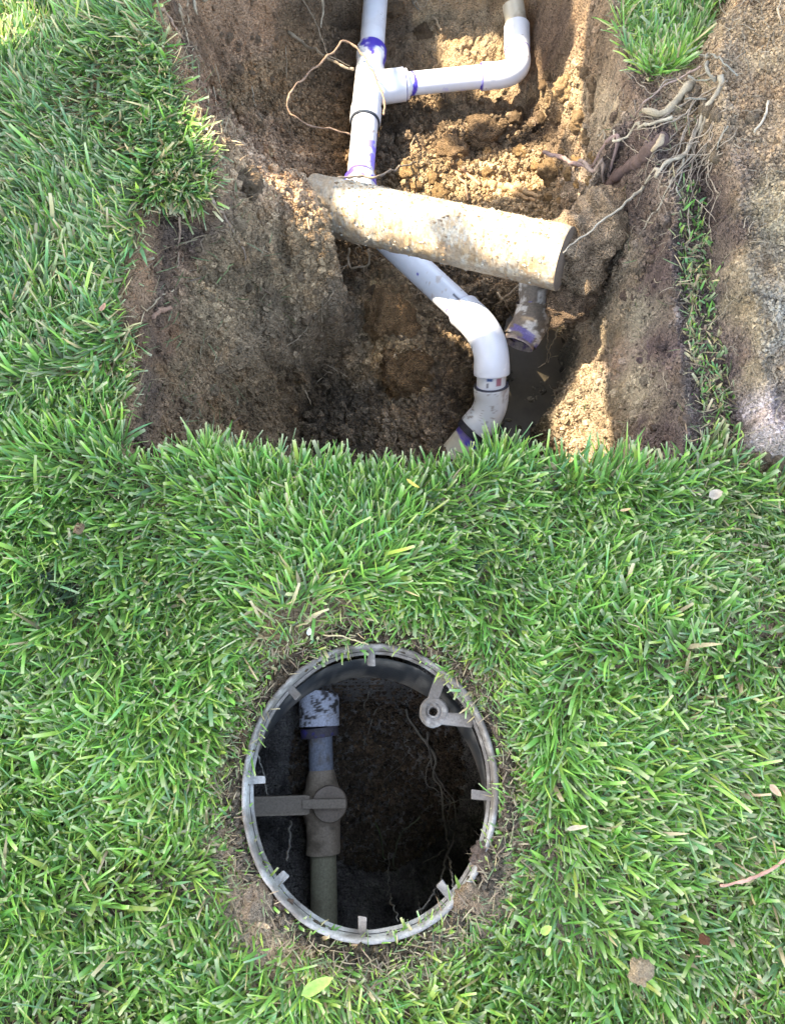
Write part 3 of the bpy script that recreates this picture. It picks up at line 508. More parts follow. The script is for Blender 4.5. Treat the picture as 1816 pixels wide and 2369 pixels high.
brk = disc('bolt_bracket', bc0, TN, [(.0045, -.020), (.0045, -.003), (.0052, -.0005), (.0068, -.0003), (.0072, -.0015), (.0088, -.0015), (.0094, .0), (.0135, .0002), (.0155, -.002), (.0155, -.017), (.0148, -.020), (.0045, -.020)], box, M_plastic, c_grey, amp=.0006)
for (px, py), wd in zip(ar, (.011, .012)):
    e = onbox(angof(px, py), .008, -.015); d = e-bc0; d -= TN*(d@TN); ln = np.linalg.norm(d); X = d/ln; Y = np.cross(TN, X); st = .011
    sidev = Y*(.006 if px < 1050 else -.006)
    V, F = boxmesh(bc0+sidev+X*(st+ln)/2-TN*.004, X, Y, TN, ln-st+.008, wd, .007, 1.3); V = V+np.c_[nz(V, 90, 5), nz(V, 90, 6), nz(V, 90, 7)]*.001
    mk('bracket_arm', V, F, M_plastic, c_grey(V), False, brk)

# ball valve and pipe inside the box
vz = -.285
val = empty('ball_valve', 'mud-covered ball valve with lever handle on a pipe inside the round box', 'valve')
def c_vm(dirtk, base=(.36, .29, .21)):
    def f(c, a, b, an, V):
        c = np.tile(np.array(base), (len(V), 1)); return dust(c, V, 91, dirtk, (.19, .15, .105))
    return f
def c_coup(c, a, b, an, V):
    c = np.tile(np.array([.66, .69, .76]), (len(V), 1)); c = paint(c, sst(.18, .30, nz(V*np.array([1, 1.6, 1]), 75, 92)+.45*nz(V, 260, 93)+1.1*sst(.022, .0, a)-.05)*.95, (.05, .042, .034))
    c = paint(c, sst(.15, .5, nz(V, 170, 94)-np.abs(b-.016)*40+.25)*.7*(b < .03), (.30, .25, .19)); return c
pipe_obj('coupling', lin(P(738, 1548, vz+.004), P(739, 1680, vz+.002)), .0288, val, c_coup, material=M_dirtypvc)
pipe_obj('primer_collar', lin(P(739, 1682, vz+.001), P(741, 1704, vz)), .0270, val, lambda c, a, b, an, V: paint(np.tile(np.array([.10, .09, .10]), (len(V), 1)), sst(.05, .3, nz(V, 90, 95))*sst(.008, .004, np.abs(a-.006))*.8, (.06, .05, .30)), material=M_dirtypvc)
pipe_obj('neck_pipe', lin(P(741, 1700, vz), P(744, 1800, vz)), .0172, val, lambda c, a, b, an, V: dust(np.tile(np.array([.26, .29, .34]), (len(V), 1)), V, 96, .9, (.17, .14, .10)), material=M_dirtypvc)
bodyp = lin(P(744, 1782, vz), P(748, 1975, vz)); pipe_obj('valve_body', bodyp, [.0185, .0205, .023, .0255, .028, .0285, .028, .0245, .0235, .0235, .0235, .0235, .0232], val, c_vm(.8), noise=.0012, material=M_dirtypvc)
pipe_obj('lower_pipe', lin(P(748, 1968, vz), P(754, 2480, vz-.01)), .0180, val, c_vm(.45, (.34, .32, .21)), material=M_dirtypvc)
hc = P(762, 1861, vz+.046); Zu = np.array([0, 0, 1.])
hd = disc('handle', hc, Zu, [(.0005, -.004), (.0175, -.004), (.0225, -.0045), (.0235, -.006), (.0235, -.013), (.021, -.016), (.012, -.018), (.012, -.03)], val, M_plastic, lambda V: c_vm(.75, (.27, .22, .17))(None, 0, 0, 0, V), amp=.0006)
for nm, a, b_, wd, wd2, dz, hh in (('lever', (716, 1862), (574, 1866), .0245, 1.0, -.003, .009), ('lever_spine', (800, 1858), (700, 1860), .012, 1.0, .0015, .008)):
    A_, B_ = P(*a, vz+.046), P(*b_, vz+.046); X = B_-A_; ln = np.linalg.norm(X); X /= ln; Y = np.cross(Zu, X)
    V, F = boxmesh((A_+B_)/2+Zu*dz, X, Y, Zu, ln, wd, hh, wd2); mk(nm, V, F, M_plastic, c_vm(.7, (.30, .25, .19))(None, 0, 0, 0, V), False, hd)

for sgn in (-1, 1):
    A_, B_ = P(712, 1862, vz+.046), P(576, 1866, vz+.046); X = B_-A_; ln_ = np.linalg.norm(X); X /= ln_; Y = np.cross(Zu, X)
    V, F = boxmesh((A_+B_)/2+Zu*.0022+Y*sgn*.0108, X, Y, Zu, ln_, .0026, .0030, 1.0); mk('lever_ridge', V, F, M_plastic, c_vm(.5, (.34, .28, .21))(None, 0, 0, 0, V), False, hd)
disc('handle_screw', hc+Zu*.0015, Zu, [(.0004, .0008), (.0042, .0008), (.0050, -.0002), (.0050, -.006)], hd, M_plastic, lambda V: c_vm(.6, (.24, .20, .16))(None, 0, 0, 0, V), n=12)

# ------------------------------------------------------------------ roots and twigs
def z1(X, Y): return 300+X/2.4, Y/2.4
def z2(X, Y): return 750+X/2.8, Y/2.8
def z3(X, Y): return 1216+X/2.8, Y/2.8
def z4(X, Y): return 650+X/2.24, 380+Y/2.24
def z5(X, Y): return 850+X/2.8, 560+Y/2.8
def z7(X, Y): return 250+X/2.8, 380+Y/2.8
def z8(X, Y): return 540+X/2.545, 1400+Y/2.545
PALE, TAN, BRN, DRK, GRY = (.38, .31, .215), (.34, .26, .17), (.20, .13, .085), (.10, .065, .055), (.20, .185, .15)
def root(zf, pts, r0, r1, colr, label, name='root', off=None, cat='root', group=None, wig=.0026):
    q = []
    for p in pts:
        x, y = zf(p[0], p[1])
        if len(p) == 3: q.append(P(x, y, p[2]))
        else: q.append(G(x, y, (off if off is not None else r0*.8)))
    q = np.array(q); L = np.linalg.norm(np.diff(q, axis=0), axis=1).sum(); m = int(np.clip(L/.003, 8, 120)); pth = spline(q, m)
    pth = pth+np.c_[nz(pth, 55, 3), nz(pth, 55, 4), nz(pth, 55, 5)]*wig
    if zf is not z8 and name != 'x': pth[:, 2] = np.maximum(pth[:, 2], H(pth[:, :2])+r0*.4+.0028)
    rr = np.linspace(r0, r1, m)*(1+.38*vnoise(pth*190, 9)); V, F, al, an = sweep(pth, rr, 8 if r0 < .004 else 14)
    c = np.tile(np.array(colr), (len(V), 1))*(1+.3*nz(V, 90, 8)[:, None]); return tag(mk(name, V, F, M_root, c.clip(.01, .9)), label, cat, group)
zz = -.215
root(z1, [(880, 190), (960, 240, -.27), (1060, 300, -.25), (1150, 350, -.24), (1243, 386, -.245)], .0036, .0022, TAN, 'straight tan root running from the soil to the side of the tee fitting')
root(z1, [(1416, 640, -.238), (1418, 560, -.235), (1370, 450, -.228), (1320, 350, -.225), (1280, 290, -.225), (1190, 230, -.215), (1130, 285, -.21), (1000, 400, -.205), (910, 490, -.20), (870, 560, -.20), (885, 615, -.205), (930, 660, -.21), (1020, 700, -.225), (1120, 715, -.235), (1226, 742, -.245)], .0020, .0014, (.28, .19, .13), 'long looping brown root draped over the white tee fitting')
root(z1, [(955, -10), (1010, 80, -.24), (1050, 170, -.235), (1100, 295, -.232), (1160, 335, -.24), (1225, 365, -.25)], .0014, .0008, TAN, 'thin root hanging from the top edge and crossing behind the looping root')
root(z1, [(1060, -20, -.2), (1078, 50, -.22), (1066, 100, -.23), (1062, 155, -.24)], .0026, .0012, PALE, 'short pale straight root hanging at the top, left of the upper pipe')
root(z1, [(868, 280), (872, 360), (869, 440)], .0010, .0007, TAN, 'short fine upright root on the dark left pit wall', off=.006)
root(z1, [(686, 498), (700, 590), (736, 672)], .0012, .0008, PALE, 'small pale curved root on the pit wall beside the dark crack', off=.006)
root(z1, [(612, 560), (628, 610), (616, 680)], .0012, .0008, PALE, 'small hooked root left of the dark crack in the pit wall', off=.006)
root(z1, [(1165, 990, -.222), (1290, 982, -.236), (1380, 976, -.232), (1450, 950, -.25), (1584, 905)], .0026, .0013, (.26, .21, .16), 'grey brown root crossing the white pipe just above the old pipe')
root(z1, [(330, -30), (385, 20), (430, 60), (436, 102)], .0075, .0050, PALE, 'thick pale sunlit root stub at the upper left pit edge', off=.02)
root(z1, [(300, -20), (262, 20), (232, 58)], .0050, .0035, PALE, 'short pale stub slanting left beside the thick root stub', off=.02)
root(z1, [(190, 72), (235, 130), (270, 200), (340, 292)], .0026, .0014, (.30, .2, .14), 'long reddish root hanging along the upper left grass edge', off=.008)
root(z1, [(280, 45), (308, 130), (322, 200), (342, 272)], .0024, .0012, TAN, 'tan root hanging right of the reddish one at the upper left edge', off=.008)
root(z1, [(330, -10), (332, 70), (336, 162)], .0015, .0010, TAN, 'thin straight root dangling under the pale stubs', off=.01)
root(z1, [(365, 40), (372, 85), (384, 122)], .0030, .0020, PALE, 'small knobbly root tip right under the thick pale stub', off=.014)
root(z1, [(498, 430), (508, 520), (504, 680)], .0015, .0009, TAN, 'thin upright root on the left bank by the turf edge', off=.006)
root(z1, [(420, 1050), (480, 1150), (560, 1250), (612, 1335), (650, 1450)], .0020, .0010, (.26, .19, .14), 'long thin root running down the left soil block', off=.005)
root(z1, [(996, 1230), (1004, 1305)], .0024, .0016, (.42, .28, .18), 'short orange brown root stub below the left end of the old pipe', off=.006)
root(z1, [(880, -10), (700, 20), (715, -5)], .0009, .0006, TAN, 'hair-thin root at the top of the left pit wall', off=.004)
root(z3, [(1240, 520), (1210, 640), (1130, 760), (1060, 940), (1000, 1040), (900, 1090), (830, 1160), (740, 1240), (640, 1330, -.025), (510, 1420, -.035), (400, 1500, -.042), (330, 1560, -.046), (250, 1640, -.052)], .0034, .0009, (.32, .27, .20), 'longest pale root sweeping from the spoil heap down to the end of the old pipe', off=.010)
root(z3, [(1160, 750), (1080, 960), (1040, 1050), (960, 1150), (880, 1290), (870, 1345)], .0022, .0009, (.28, .24, .18), 'forked root hanging just right of the longest pale root', off=.009)
root(z3, [(880, 1300), (850, 1370), (790, 1430), (720, 1552)], .0016, .0008, (.32, .28, .22), 'thin root tail below the forked root, over the dark topsoil', off=.007)
root(z3, [(1000, 1060), (985, 1180), (960, 1240), (1000, 1300)], .0016, .0008, GRY, 'short hanging rootlet beside the forked root', off=.008)
root(z3, [(925, 798), (830, 830), (740, 870), (650, 920), (560, 945), (490, 935), (446, 908)], .0022, .0013, (.36, .31, .23), 'pale curved root reaching left across the dark topsoil to the sunlit bank', off=.010)
root(z3, [(1060, 590), (960, 690), (900, 740), (850, 775), (790, 768), (738, 750)], .0064, .0030, (.27, .22, .15), 'stout clay-coated root stub curling left on the topsoil', off=.010)
root(z3, [(870, 930), (780, 1030), (660, 1100), (560, 1190), (450, 1300)], .0095, .0060, DRK, 'thick dark purple brown root lying across the right pit edge', off=.004)
root(z3, [(850, 940), (830, 1010), (790, 1050)], .0045, .0030, TAN, 'stubby tan root knob at the upper end of the thick dark root', off=.016)
root(z3, [(120, 985, -.17), (230, 1030, -.15), (350, 1080, -.12), (430, 1110), (535, 1175)], .0034, .0030, (.22, .15, .13), 'dark woody twig poking out over the pit from the right edge', name='twig', off=.008, cat='twig')
root(z3, [(350, 1040, -.12), (430, 1150), (488, 1212)], .0032, .0028, (.27, .20, .16), 'grey twig crossing the dark one at the right pit edge', name='twig', off=.010, cat='twig')
root(z3, [(1100, 490), (980, 550), (850, 640), (740, 720), (680, 812)], .0015, .0008, (.28, .2, .16), 'fine root arching over the topsoil below the upper right turf', off=.014)
root(z3, [(1135, 462), (1150, 510), (1200, 572)], .0028, .0020, GRY, 'short grey root on the lip of the spoil heap', off=.012)
root(z3, [(1050, 402), (1120, 412), (1190, 420), (1260, 470), (1350, 545)], .0014, .0010, GRY, 'thin wavy root over the top of the spoil heap lip', off=.012)
root(z3, [(1548, 685), (1530, 770), (1458, 892)], .0020, .0012, (.42, .36, .27), 'small pale root sticking out of the spoil heap', off=.008)
root(z3, [(1628, -10), (1620, 90), (1636, 190)], .0015, .0010, TAN, 'fine upright root at the top right of the spoil heap', off=.006)
root(z3, [(1280, 860), (1240, 930), (1220, 1010)], .0012, .0008, GRY, 'fine grey rootlet over the dark hollow in the spoil heap', off=.01)
root(z3, [(1000, 712), (1130, 716)], .0015, .0011, GRY, 'straight short rootlet beside the stout clay-coated stub', off=.018)
root(z3, [(1010, 575), (1120, 590), (1190, 572)], .0014, .0010, GRY, 'thin rootlet bridging to the short grey root', off=.018)
root(z2, [(870, 1108), (930, 1160), (1002, 1212)], .0040, .0028, (.36, .23, .15), 'reddish split wood piece lying above the wood chip', name='wood_piece', off=.006, cat='wood piece')
root(z2, [(845, 1140), (900, 1220), (922, 1335)], .0032, .0026, (.30, .20, .13), 'thin reddish stick standing by the rim of the old pipe', name='stick', off=.012, cat='stick')
root(z2, [(575, 105), (650, 80), (790, 48)], .0016, .0010, PALE, 'pale root across the sunlit clay right of the upper pipe', off=.006)
root(z2, [(530, -10), (580, 58), (640, 92)], .0014, .0009, GRY, 'grey rootlet joining the pale root by the upper pipe', off=.006)
root(z2, [(698, 130), (730, 180), (760, 215)], .0030, .0024, TAN, 'short stick lying on the edge of the sunlit clay', name='stick', off=.006, cat='stick')
root(z2, [(560, 1000), (580, 900), (640, 862), (690, 880)], .0010, .0007, TAN, 'thin arching root above the soil mound by the middle pipe', off=.007)
root(z2, [(915, 925), (980, 925), (1040, 870), (1150, 862)], .0012, .0008, TAN, 'wiry root lying over the big round clod', off=.012)
root(z4, [(285, 398), (380, 412, -.26), (440, 450, -.3), (500, 500)], .0012, .0007, TAN, 'fine root dangling under the left end of the old pipe', off=.006)
root(z4, [(350, 430, -.27), (352, 500, -.29), (362, 530, -.29), (400, 532, -.285), (446, 518, -.28), (458, 440, -.25)], .0020, .0014, TAN, 'U-shaped root hanging below the old pipe')
root(z4, [(400, 420, -.25), (380, 450, -.28), (410, 480, -.3), (430, 560, -.33), (425, 650)], .0010, .0006, TAN, 'thin root trailing down from the U-shaped root')
root(z5, [(985, 275, -.25), (880, 370, -.3), (798, 442)], .0020, .0010, TAN, 'straight root slanting behind the lower elbow from the old elbow pipe')
root(z5, [(838, 322, -.3), (890, 392, -.3), (942, 482, -.33)], .0018, .0012, TAN, 'second straight root crossing the slanting one in an X')
root(z5, [(1202, 518, -.26), (1172, 600, -.3), (1160, 720, -.35), (1140, 870, -.4)], .0012, .0007, TAN, 'left one of two roots hanging down towards the muddy water')
root(z5, [(1242, 558, -.27), (1190, 650, -.31), (1170, 760, -.36), (1150, 850, -.40)], .0012, .0007, TAN, 'right one of two roots hanging down towards the muddy water')
root(z5, [(1145, 785, -.36), (1060, 840, -.38), (950, 895, -.4)], .0012, .0008, TAN, 'root stretching from the water to the lower elbow')
root(z5, [(182, 738), (135, 830), (108, 965)], .0018, .0010, TAN, 'thick end of a root hanging off the rusty soil mound', off=.006)
root(z5, [(140, 900), (165, 1050), (178, 1300)], .0009, .0006, TAN, 'very thin long root hanging straight down at the pit bottom', off=.006)
root(z5, [(255, 590), (300, 690), (290, 720), (350, 690)], .0009, .0006, TAN, 'curled rootlet on the right flank of the rusty mound', off=.008)
root(z7, [(1384, 880), (1392, 1000), (1390, 1080), (1402, 1175)], .0012, .0008, TAN, 'upright root beside the deep corner of the left soil block', off=.006)
root(z7, [(1460, 850), (1380, 950), (1300, 1090), (1150, 1190)], .0012, .0007, TAN, 'fine root running down the edge of the left soil block', off=.006)
root(z7, [(1282, 1480), (1322, 1562)], .0010, .0008, TAN, 'small straight rootlet near the dark deep corner', off=.006)
root(z7, [(1350, 1432), (1400, 1385), (1455, 1360)], .0010, .0007, TAN, 'small slanting rootlet above the dark deep corner', off=.006)
root(z7, [(1420, 1310), (1500, 1360), (1560, 1395)], .0010, .0007, TAN, 'small rootlet lying on the pit floor left of the mound', off=.006)
root(z7, [(300, 1005), (350, 965), (405, 935)], .0040, .0026, (.32, .19, .13), 'reddish brown bark sliver stuck in the left bank', name='bark_sliver', off=.006, cat='bark')
root(z7, [(265, 985), (340, 920), (440, 840)], .0013, .0009, TAN, 'thin straight stalk leaning over the left bank', name='stalk', off=.012, cat='stalk')
root(z7, [(470, 365), (480, 480), (465, 610), (458, 700)], .0018, .0010, (.3, .2, .14), 'root hanging from the dark hollow under the turf lobe', off=.008)
root(z7, [(700, 780), (760, 715), (822, 655)], .0012, .0008, (.20, .24, .10), 'green grass stalk lying on the left soil block', name='stalk', off=.004, cat='stalk')
root(z8, [(1015, 620), (1070, 730), (1140, 820), (1190, 920), (1180, 1000), (1220, 1080), (1225, 1250), (1258, 1380), (1270, 1500), (1292, 1670)], .0019, .0008, GRY, 'longest root trailing down the right side inside the round box', off=.012)
root(z8, [(1140, 740), (1150, 880), (1200, 1000), (1290, 1150), (1310, 1230), (1290, 1370), (1240, 1500), (1190, 1650), (1090, 1790)], .0015, .0010, (.16, .145, .12), 'second root beside the longest one inside the round box', off=.012)
root(z8, [(800, 500), (775, 600), (795, 700), (775, 850)], .0010, .0007, GRY, 'thin wavy root on the soil right of the coupling in the box', off=.006)
root(z8, [(850, 600), (820, 680), (800, 760)], .0009, .0006, GRY, 'short rootlet right of the wavy root inside the box', off=.006)
root(z8, [(125, 830), (180, 960), (205, 1115)], .0010, .0007, GRY, 'thin root above the lever handle at the left in the box', off=.01)
root(z8, [(357, 1258), (350, 1400), (340, 1475)], .0016, .0010, (.28, .26, .22), 'pale twig standing below the lever handle in the box', name='twig', off=.03, cat='twig')
root(z8, [(918, 1450), (910, 1650), (970, 1840)], .0009, .0006, GRY, 'faint long root low in the middle of the box', off=.008)
root(z8, [(1160, 900), (1140, 960), (1130, 1035), (1200, 1100)], .0009, .0006, GRY, 'fine rootlet branching left of the longest box root', off=.01)
root(z8, [(1245, 1430), (1180, 1470), (1120, 1512)], .0012, .0007, GRY, 'side rootlet pointing left low on the longest box root', off=.012)
root(z8, [(1230, 1180), (1300, 1145), (1400, 1130)], .0009, .0006, GRY, 'fine rootlet reaching the right lug of the box', off=.02)
root(z8, [(1220, 1080), (1270, 1160), (1250, 1260), (1300, 1340)], .0010, .0006, GRY, 'curly rootlet tangled between the two box roots', off=.014)
root(z8, [(840, 1270), (868, 1360), (884, 1500)], .0012, .0007, (.08, .11, .05), 'dark green grass stem on the soil in the box', name='stalk', off=.008, cat='stalk')
root(z8, [(1090, 1240), (985, 1350), (950, 1490), (972, 1585)], .0012, .0008, (.13, .14, .09), 'long bent stem in the middle of the box', name='stalk', off=.010, cat='stalk')
for k in range(26):
    x0, y0 = rng.normal(1630, 25), rng.uniform(150, 400); a = rng.uniform(1.7, 2.9); L_ = rng.uniform(90, 300); pts = []; 
    for j_ in range(5): pts.append((x0+math.cos(a)*L_*j_/4*.9, y0+math.sin(a)*L_*j_/4)); a += rng.normal(0, .16)
    root(lambda X, Y: (X, Y), pts, rng.uniform(.0006, .0013), .0004, (.25, .20, .15), 'thin tangled rootlet trailing from the lip of the spoil heap', off=rng.uniform(.004, .016), group='tangled rootlets at the spoil heap')
def zs(X, Y): return X, Y
root(zs, [(1665, 2048, .030), (1720, 2035, .034), (1780, 2015, .034), (1830, 1985, .036)], .0016, .0012, (.36, .2, .15), 'reddish twig lying on the grass at the right edge', name='twig', cat='twig')
root(zs, [(748, 1466, .012), (800, 1476, .012), (848, 1492, .016)], .0009, .0007, (.50, .40, .22), 'yellow straw lying over the top edge of the round box', name='straw', cat='straw')

# ------------------------------------------------------------------ clods: lumps of soil one can pick apart
t_ = (1+5**.5)/2
ico = np.array([(-1, t_, 0), (1, t_, 0), (-1, -t_, 0), (1, -t_, 0), (0, -1, t_), (0, 1, t_), (0, -1, -t_), (0, 1, -t_), (t_, 0, -1), (t_, 0, 1), (-t_, 0, -1), (-t_, 0, 1)]); ico /= np.linalg.norm(ico[0])
icf = np.array([(0, 11, 5), (0, 5, 1), (0, 1, 7), (0, 7, 10), (0, 10, 11), (1, 5, 9), (5, 11, 4), (11, 10, 2), (10, 7, 6), (7, 1, 8), (3, 9, 4), (3, 4, 2), (3, 2, 6), (3, 6, 8), (3, 8, 9), (4, 9, 5), (2, 4, 11), (6, 2, 10), (8, 6, 7), (9, 8, 1)])
def subdiv(V, F):
    V = list(map(tuple, V)); mid = {}; out = []
    def m(a, b):
        k = (min(a, b), max(a, b))
        if k not in mid: q = np.array(V[a])+np.array(V[b]); V.append(tuple(q/np.linalg.norm(q))); mid[k] = len(V)-1
        return mid[k]
    for a, b, c in F:
        x, y, z = m(a, b), m(b, c), m(c, a); out += [(a, x, z), (b, y, x), (c, z, y), (x, y, z)]
    return np.array(V), np.array(out)
s1 = subdiv(ico, icf); s2 = subdiv(*s1); s3 = subdiv(*s2)
clod_meshes = {}
def clod(p, r, colr_, label, seed=0, flat=.75, group=None, name='soil_clod', cat='soil clod', hi=True, sx=1):
    colr = tuple(np.array(colr_)*np.array([1.25, 1.1, .92])); Vb, Fb = s3 if hi else s2
    key = (seed % 9, tuple(colr), hi, flat)
    if key not in clod_meshes:
        k = seed % 9; V = Vb*(1+.34*fbm(Vb+k*7.1, 1.5, 2, k)[:, None]+.20*fbm(Vb+k*3.1, 4.2, 4, k+20)[:, None]-.10*np.exp(-(fbm(Vb+k, 2.2, 2, k+30)/.08)**2)[:, None]); V[:, 2] *= flat
        c = np.tile(np.array(colr), (len(V), 1))*(1+.35*fbm(Vb, 5, 4, k)[:, None]); o = mk(name, V, Fb, M_soil, c.clip(.01, .8)); clod_meshes[key] = o.data
    else:
        o = bpy.data.objects.new(name, clod_meshes[key]); C.objects.link(o)
    o.location = p; o.scale = (r*sx, r, r); o.rotation_euler = (rng.uniform(-.3, .3), rng.uniform(-.3, .3), rng.uniform(0, 6.28) if sx == 1 else 0)
    return tag(o, label, cat, group)
# crumb material in metres: object coords are per-clod, so a coarser copy of the soil is used for them
M_soil_keep = M_soil; M_soil = mat('clod_soil', .9, .25, ((3, .5, .2, 'n'), (14, .7, .06, 'v'), (30, .5, .03, 'n')), .35, 8)
clod(G(1114, 312, .006), .033, (.17, .13, .09), 'largest round clod in the middle of the upper pit floor', 1)
clod(G(1046, 350, .004), .030, (.22, .165, .11), 'broad rounded clod left of the largest round clod', 2, .8)
clod(G(1308, 214, .006), .020, (.34, .26, .16), 'blocky sunlit clod on the right slope of the upper pit', 3, 1.0)
clod(G(1340, 290, .006), .019, (.24, .18, .11), 'clod below the blocky sunlit one, at the right pit slope', 4)
clod(G(1275, 405, .006), .026, (.24, .18, .11), 'rough clod under the dark twig at the right of the pit', 5)
clod(G(940, 405, .006), .020, (.34, .25, .14), 'yellow clay clod beside the grey root and white pipe', 6)
clod(G(905, 20, .004), .022, (.17, .13, .09), 'clod right of the upper pipe at the top of the photo', 7)
clod(G(980, 80, .004), .017, (.15, .115, .08), 'small dark clod halfway between upper pipe and sunlit clay', 8)
clod(G(905, 745, .006), .042, (.24, .16, .09), 'rusty lit soil mound on the pit floor left of the diagonal pipe', 0, .8)
clod(G(945, 860, .004), .050, (.17, .115, .065), 'broad crumbly mound on the deep pit floor by the lower elbow', 2, .6)
clod(P(1318, 700, -.17), .034, (.15, .115, .085), 'hanging root-bound soil lump beside the old elbow pipe', 5, .9)
clod(P(1348, 560, -.115), .047, (.30, .24, .18), 'crumbly soil lump against the right end of the old pipe', 3, .9)
clod(P(1335, 640, -.150), .040, (.26, .21, .155), 'soil lump under the right end of the old pipe', 6, .9)
clod(P(1400, 500, -.085), .040, (.30, .24, .18), 'soil lump above the right end of the old pipe', 8, .8)
clod(G(575, 425, .004), .022, (.19, .15, .11), 'rounded lump on top of the left soil block', 6)
clod(G(1455, 2228, .030, .1), .0105, (.34, .29, .22), 'dry grey soil lump lying in the lawn at lower right', 4, .7)
clod(G(205, 1238, .026, .1), .006, (.24, .18, .13), 'small brown soil lump in the grass at left', 3, .7)
clod(G(1600, 2155, .028, .1), .0045, (.13, .06, .035), 'small rusty crumb in the grass at lower right', 7, .7)
clod(G(1095, 2085, .000), .018, (.25, .20, .15), 'flat dried mud lump against the lower right of the box rim', 2, .45)
clod(G(1128, 1985, .000), .016, (.13, .105, .095), 'dark mud lump against the right side of the box rim', 5, .5)
clod(G(605, 2085, .0), .017, (.24, .20, .16), 'grey mud lump against the lower left of the box rim', 8, .5)
clod(G(655, 2100, .002), .012, (.14, .11, .095), 'dark mud lump at the lower left of the box rim', 3, .5)
for poly_px, n, rr, cl, lab, grp in (
        ([(1000, 330), (1380, 330), (1380, 480), (950, 450)], 34, (.006, .016), (.30, .22, .125), 'yellowish clay clod in the loose heap behind the old pipe', 'loose clay clods behind the old pipe'),
        ([(900, 250), (1300, 220), (1320, 340), (900, 330)], 34, (.005, .014), (.15, .115, .08), 'dark brown clod on the upper pit floor below the branch pipe', 'dark clods below the branch pipe'),
        ([(1240, 150), (1390, 140), (1390, 330), (1270, 330)], 22, (.005, .012), (.20, .15, .10), 'small clod on the right slope of the upper pit', 'clods on the right upper slope'),
        ([(1570, 210), (1740, 200), (1800, 350), (1600, 400)], 18, (.004, .011), (.20, .17, .135), 'crumbly tan clod on the shoulder of the spoil heap', 'crumbly clods on the spoil heap'),
        ([(1700, 1040), (1830, 1060), (1830, 1115), (1710, 1100)], 22, (.004, .010), (.21, .175, .135), 'grey brown crumb at the foot of the spoil heap', 'crumbs at the foot of the spoil heap'),
        ([(720, 640), (1080, 700), (1000, 1040), (720, 1030)], 28, (.004, .012), (.19, .15, .11), 'small dark clod on the deep pit floor', 'small clods on the deep pit floor'),
        ([(380, 520), (720, 480), (760, 640), (640, 960), (380, 980)], 28, (.004, .011), (.28, .225, .165), 'small soil lump stuck on the left soil block', 'small lumps on the left soil block'),
        ([(480, 60), (740, 60), (740, 330), (560, 300)], 24, (.004, .009), (.27, .21, .155), 'small soil lump on the upper left pit wall', 'small lumps on the upper left wall'),
        ([(1420, 260), (1560, 300), (1600, 1040), (1460, 1040)], 26, (.003, .008), (.14, .11, .095), 'small lump of dark topsoil spilled beside the grass strip', 'small topsoil lumps beside the grass strip'),
        ([(1300, 520), (1390, 520), (1380, 680), (1310, 660)], 18, (.005, .012), (.20, .12, .09), 'clod packed round the right end of the old pipe', 'clods round the right end of the old pipe')):
    pl = np.array(poly_px, float); k = 0
    while k < n:
        x = rng.uniform(pl[:, 0].min(), pl[:, 0].max()); y = rng.uniform(pl[:, 1].min(), pl[:, 1].max())
        if not inside(np.array([[x, y]]), pl)[0]: continue
        r = rr[0]+(rr[1]-rr[0])*rng.random()**2.2; clod(G(x, y, r*.25), r, cl, lab, k, .8, grp, hi=False); k += 1
M_soil = M_soil_keep

# crumbs: tens of thousands, one object
octv = np.array([(1, 0, 0), (0, 1, 0), (-1, 0, 0), (0, -1, 0), (0, 0, 1), (0, 0, -1)], float); octf = np.array([(0, 1, 4), (1, 2, 4), (2, 3, 4), (3, 0, 4), (1, 0, 5), (2, 1, 5), (3, 2, 5), (0, 3, 5)])
def scatter(npx, rmin, rmax, name, label, cat, power=3.2, polyn=None, tone=1.0, avoid_deep=False):
    pts = []
    pl = polyn; lo = pl.min(0); hi = pl.max(0)
    q = rng.uniform(lo, hi, (npx*4, 2)); q = q[inside(q, pl)][:npx]; n = len(q)
    r = rmin+(rmax-rmin)*rng.random(n)**power; z = H(q)
    i = np.clip(np.searchsorted(gx, q[:, 0]), 0, nx-1); j = np.clip(np.searchsorted(gy, q[:, 1]), 0, ny-1); base = col.reshape(ny, nx, 3)[j, i]
    TV, TF = (octv, octf) if rmax < .0047 else (ico, icf); nv = len(TV)
    V = TV[None]*(1+rng.uniform(-.28, .28, (n, nv, 1)))*r[:, None, None]*rng.uniform(.7, 1.25, (n, 1, 3))
    a = rng.uniform(0, 6.28, n); ca, sa = np.cos(a)[:, None], np.sin(a)[:, None]; V = np.stack([V[..., 0]*ca-V[..., 1]*sa, V[..., 0]*sa+V[..., 1]*ca, V[..., 2]], -1)
    V = V+np.c_[q, z+r*.35][:, None]; F = (TF[None]+(np.arange(n)*nv)[:, None, None]).reshape(-1, 3)
    cv = np.repeat(base*rng.uniform(.6, 1.45, (n, 1))*tone, nv, 0)
    return tag(mk(name, V.reshape(-1, 3), F, M_soil, cv.clip(.01, .7), False), label, cat, kind='stuff')
pitw = poly(rim_px[:-4]+[(1400, -100), (900, -250), (500, -100)])
scatter(40000, .0011, .0046, 'soil_grit', 'fine soil grit coating the pit walls and floor', 'soil', 2.0, pitw)
scatter(7000, .0011, .0050, 'wall_crumbs', 'crumbs clinging to the steep upper left wall of the pit', 'soil', 2.0, poly([(470, -100), (780, -100), (780, 330), (560, 330)], -.18))
scatter(8000, .0030, .0085, 'soil_crumbs', 'loose soil crumbs lying on the pit walls and floor', 'soil', 2.6, pitw)
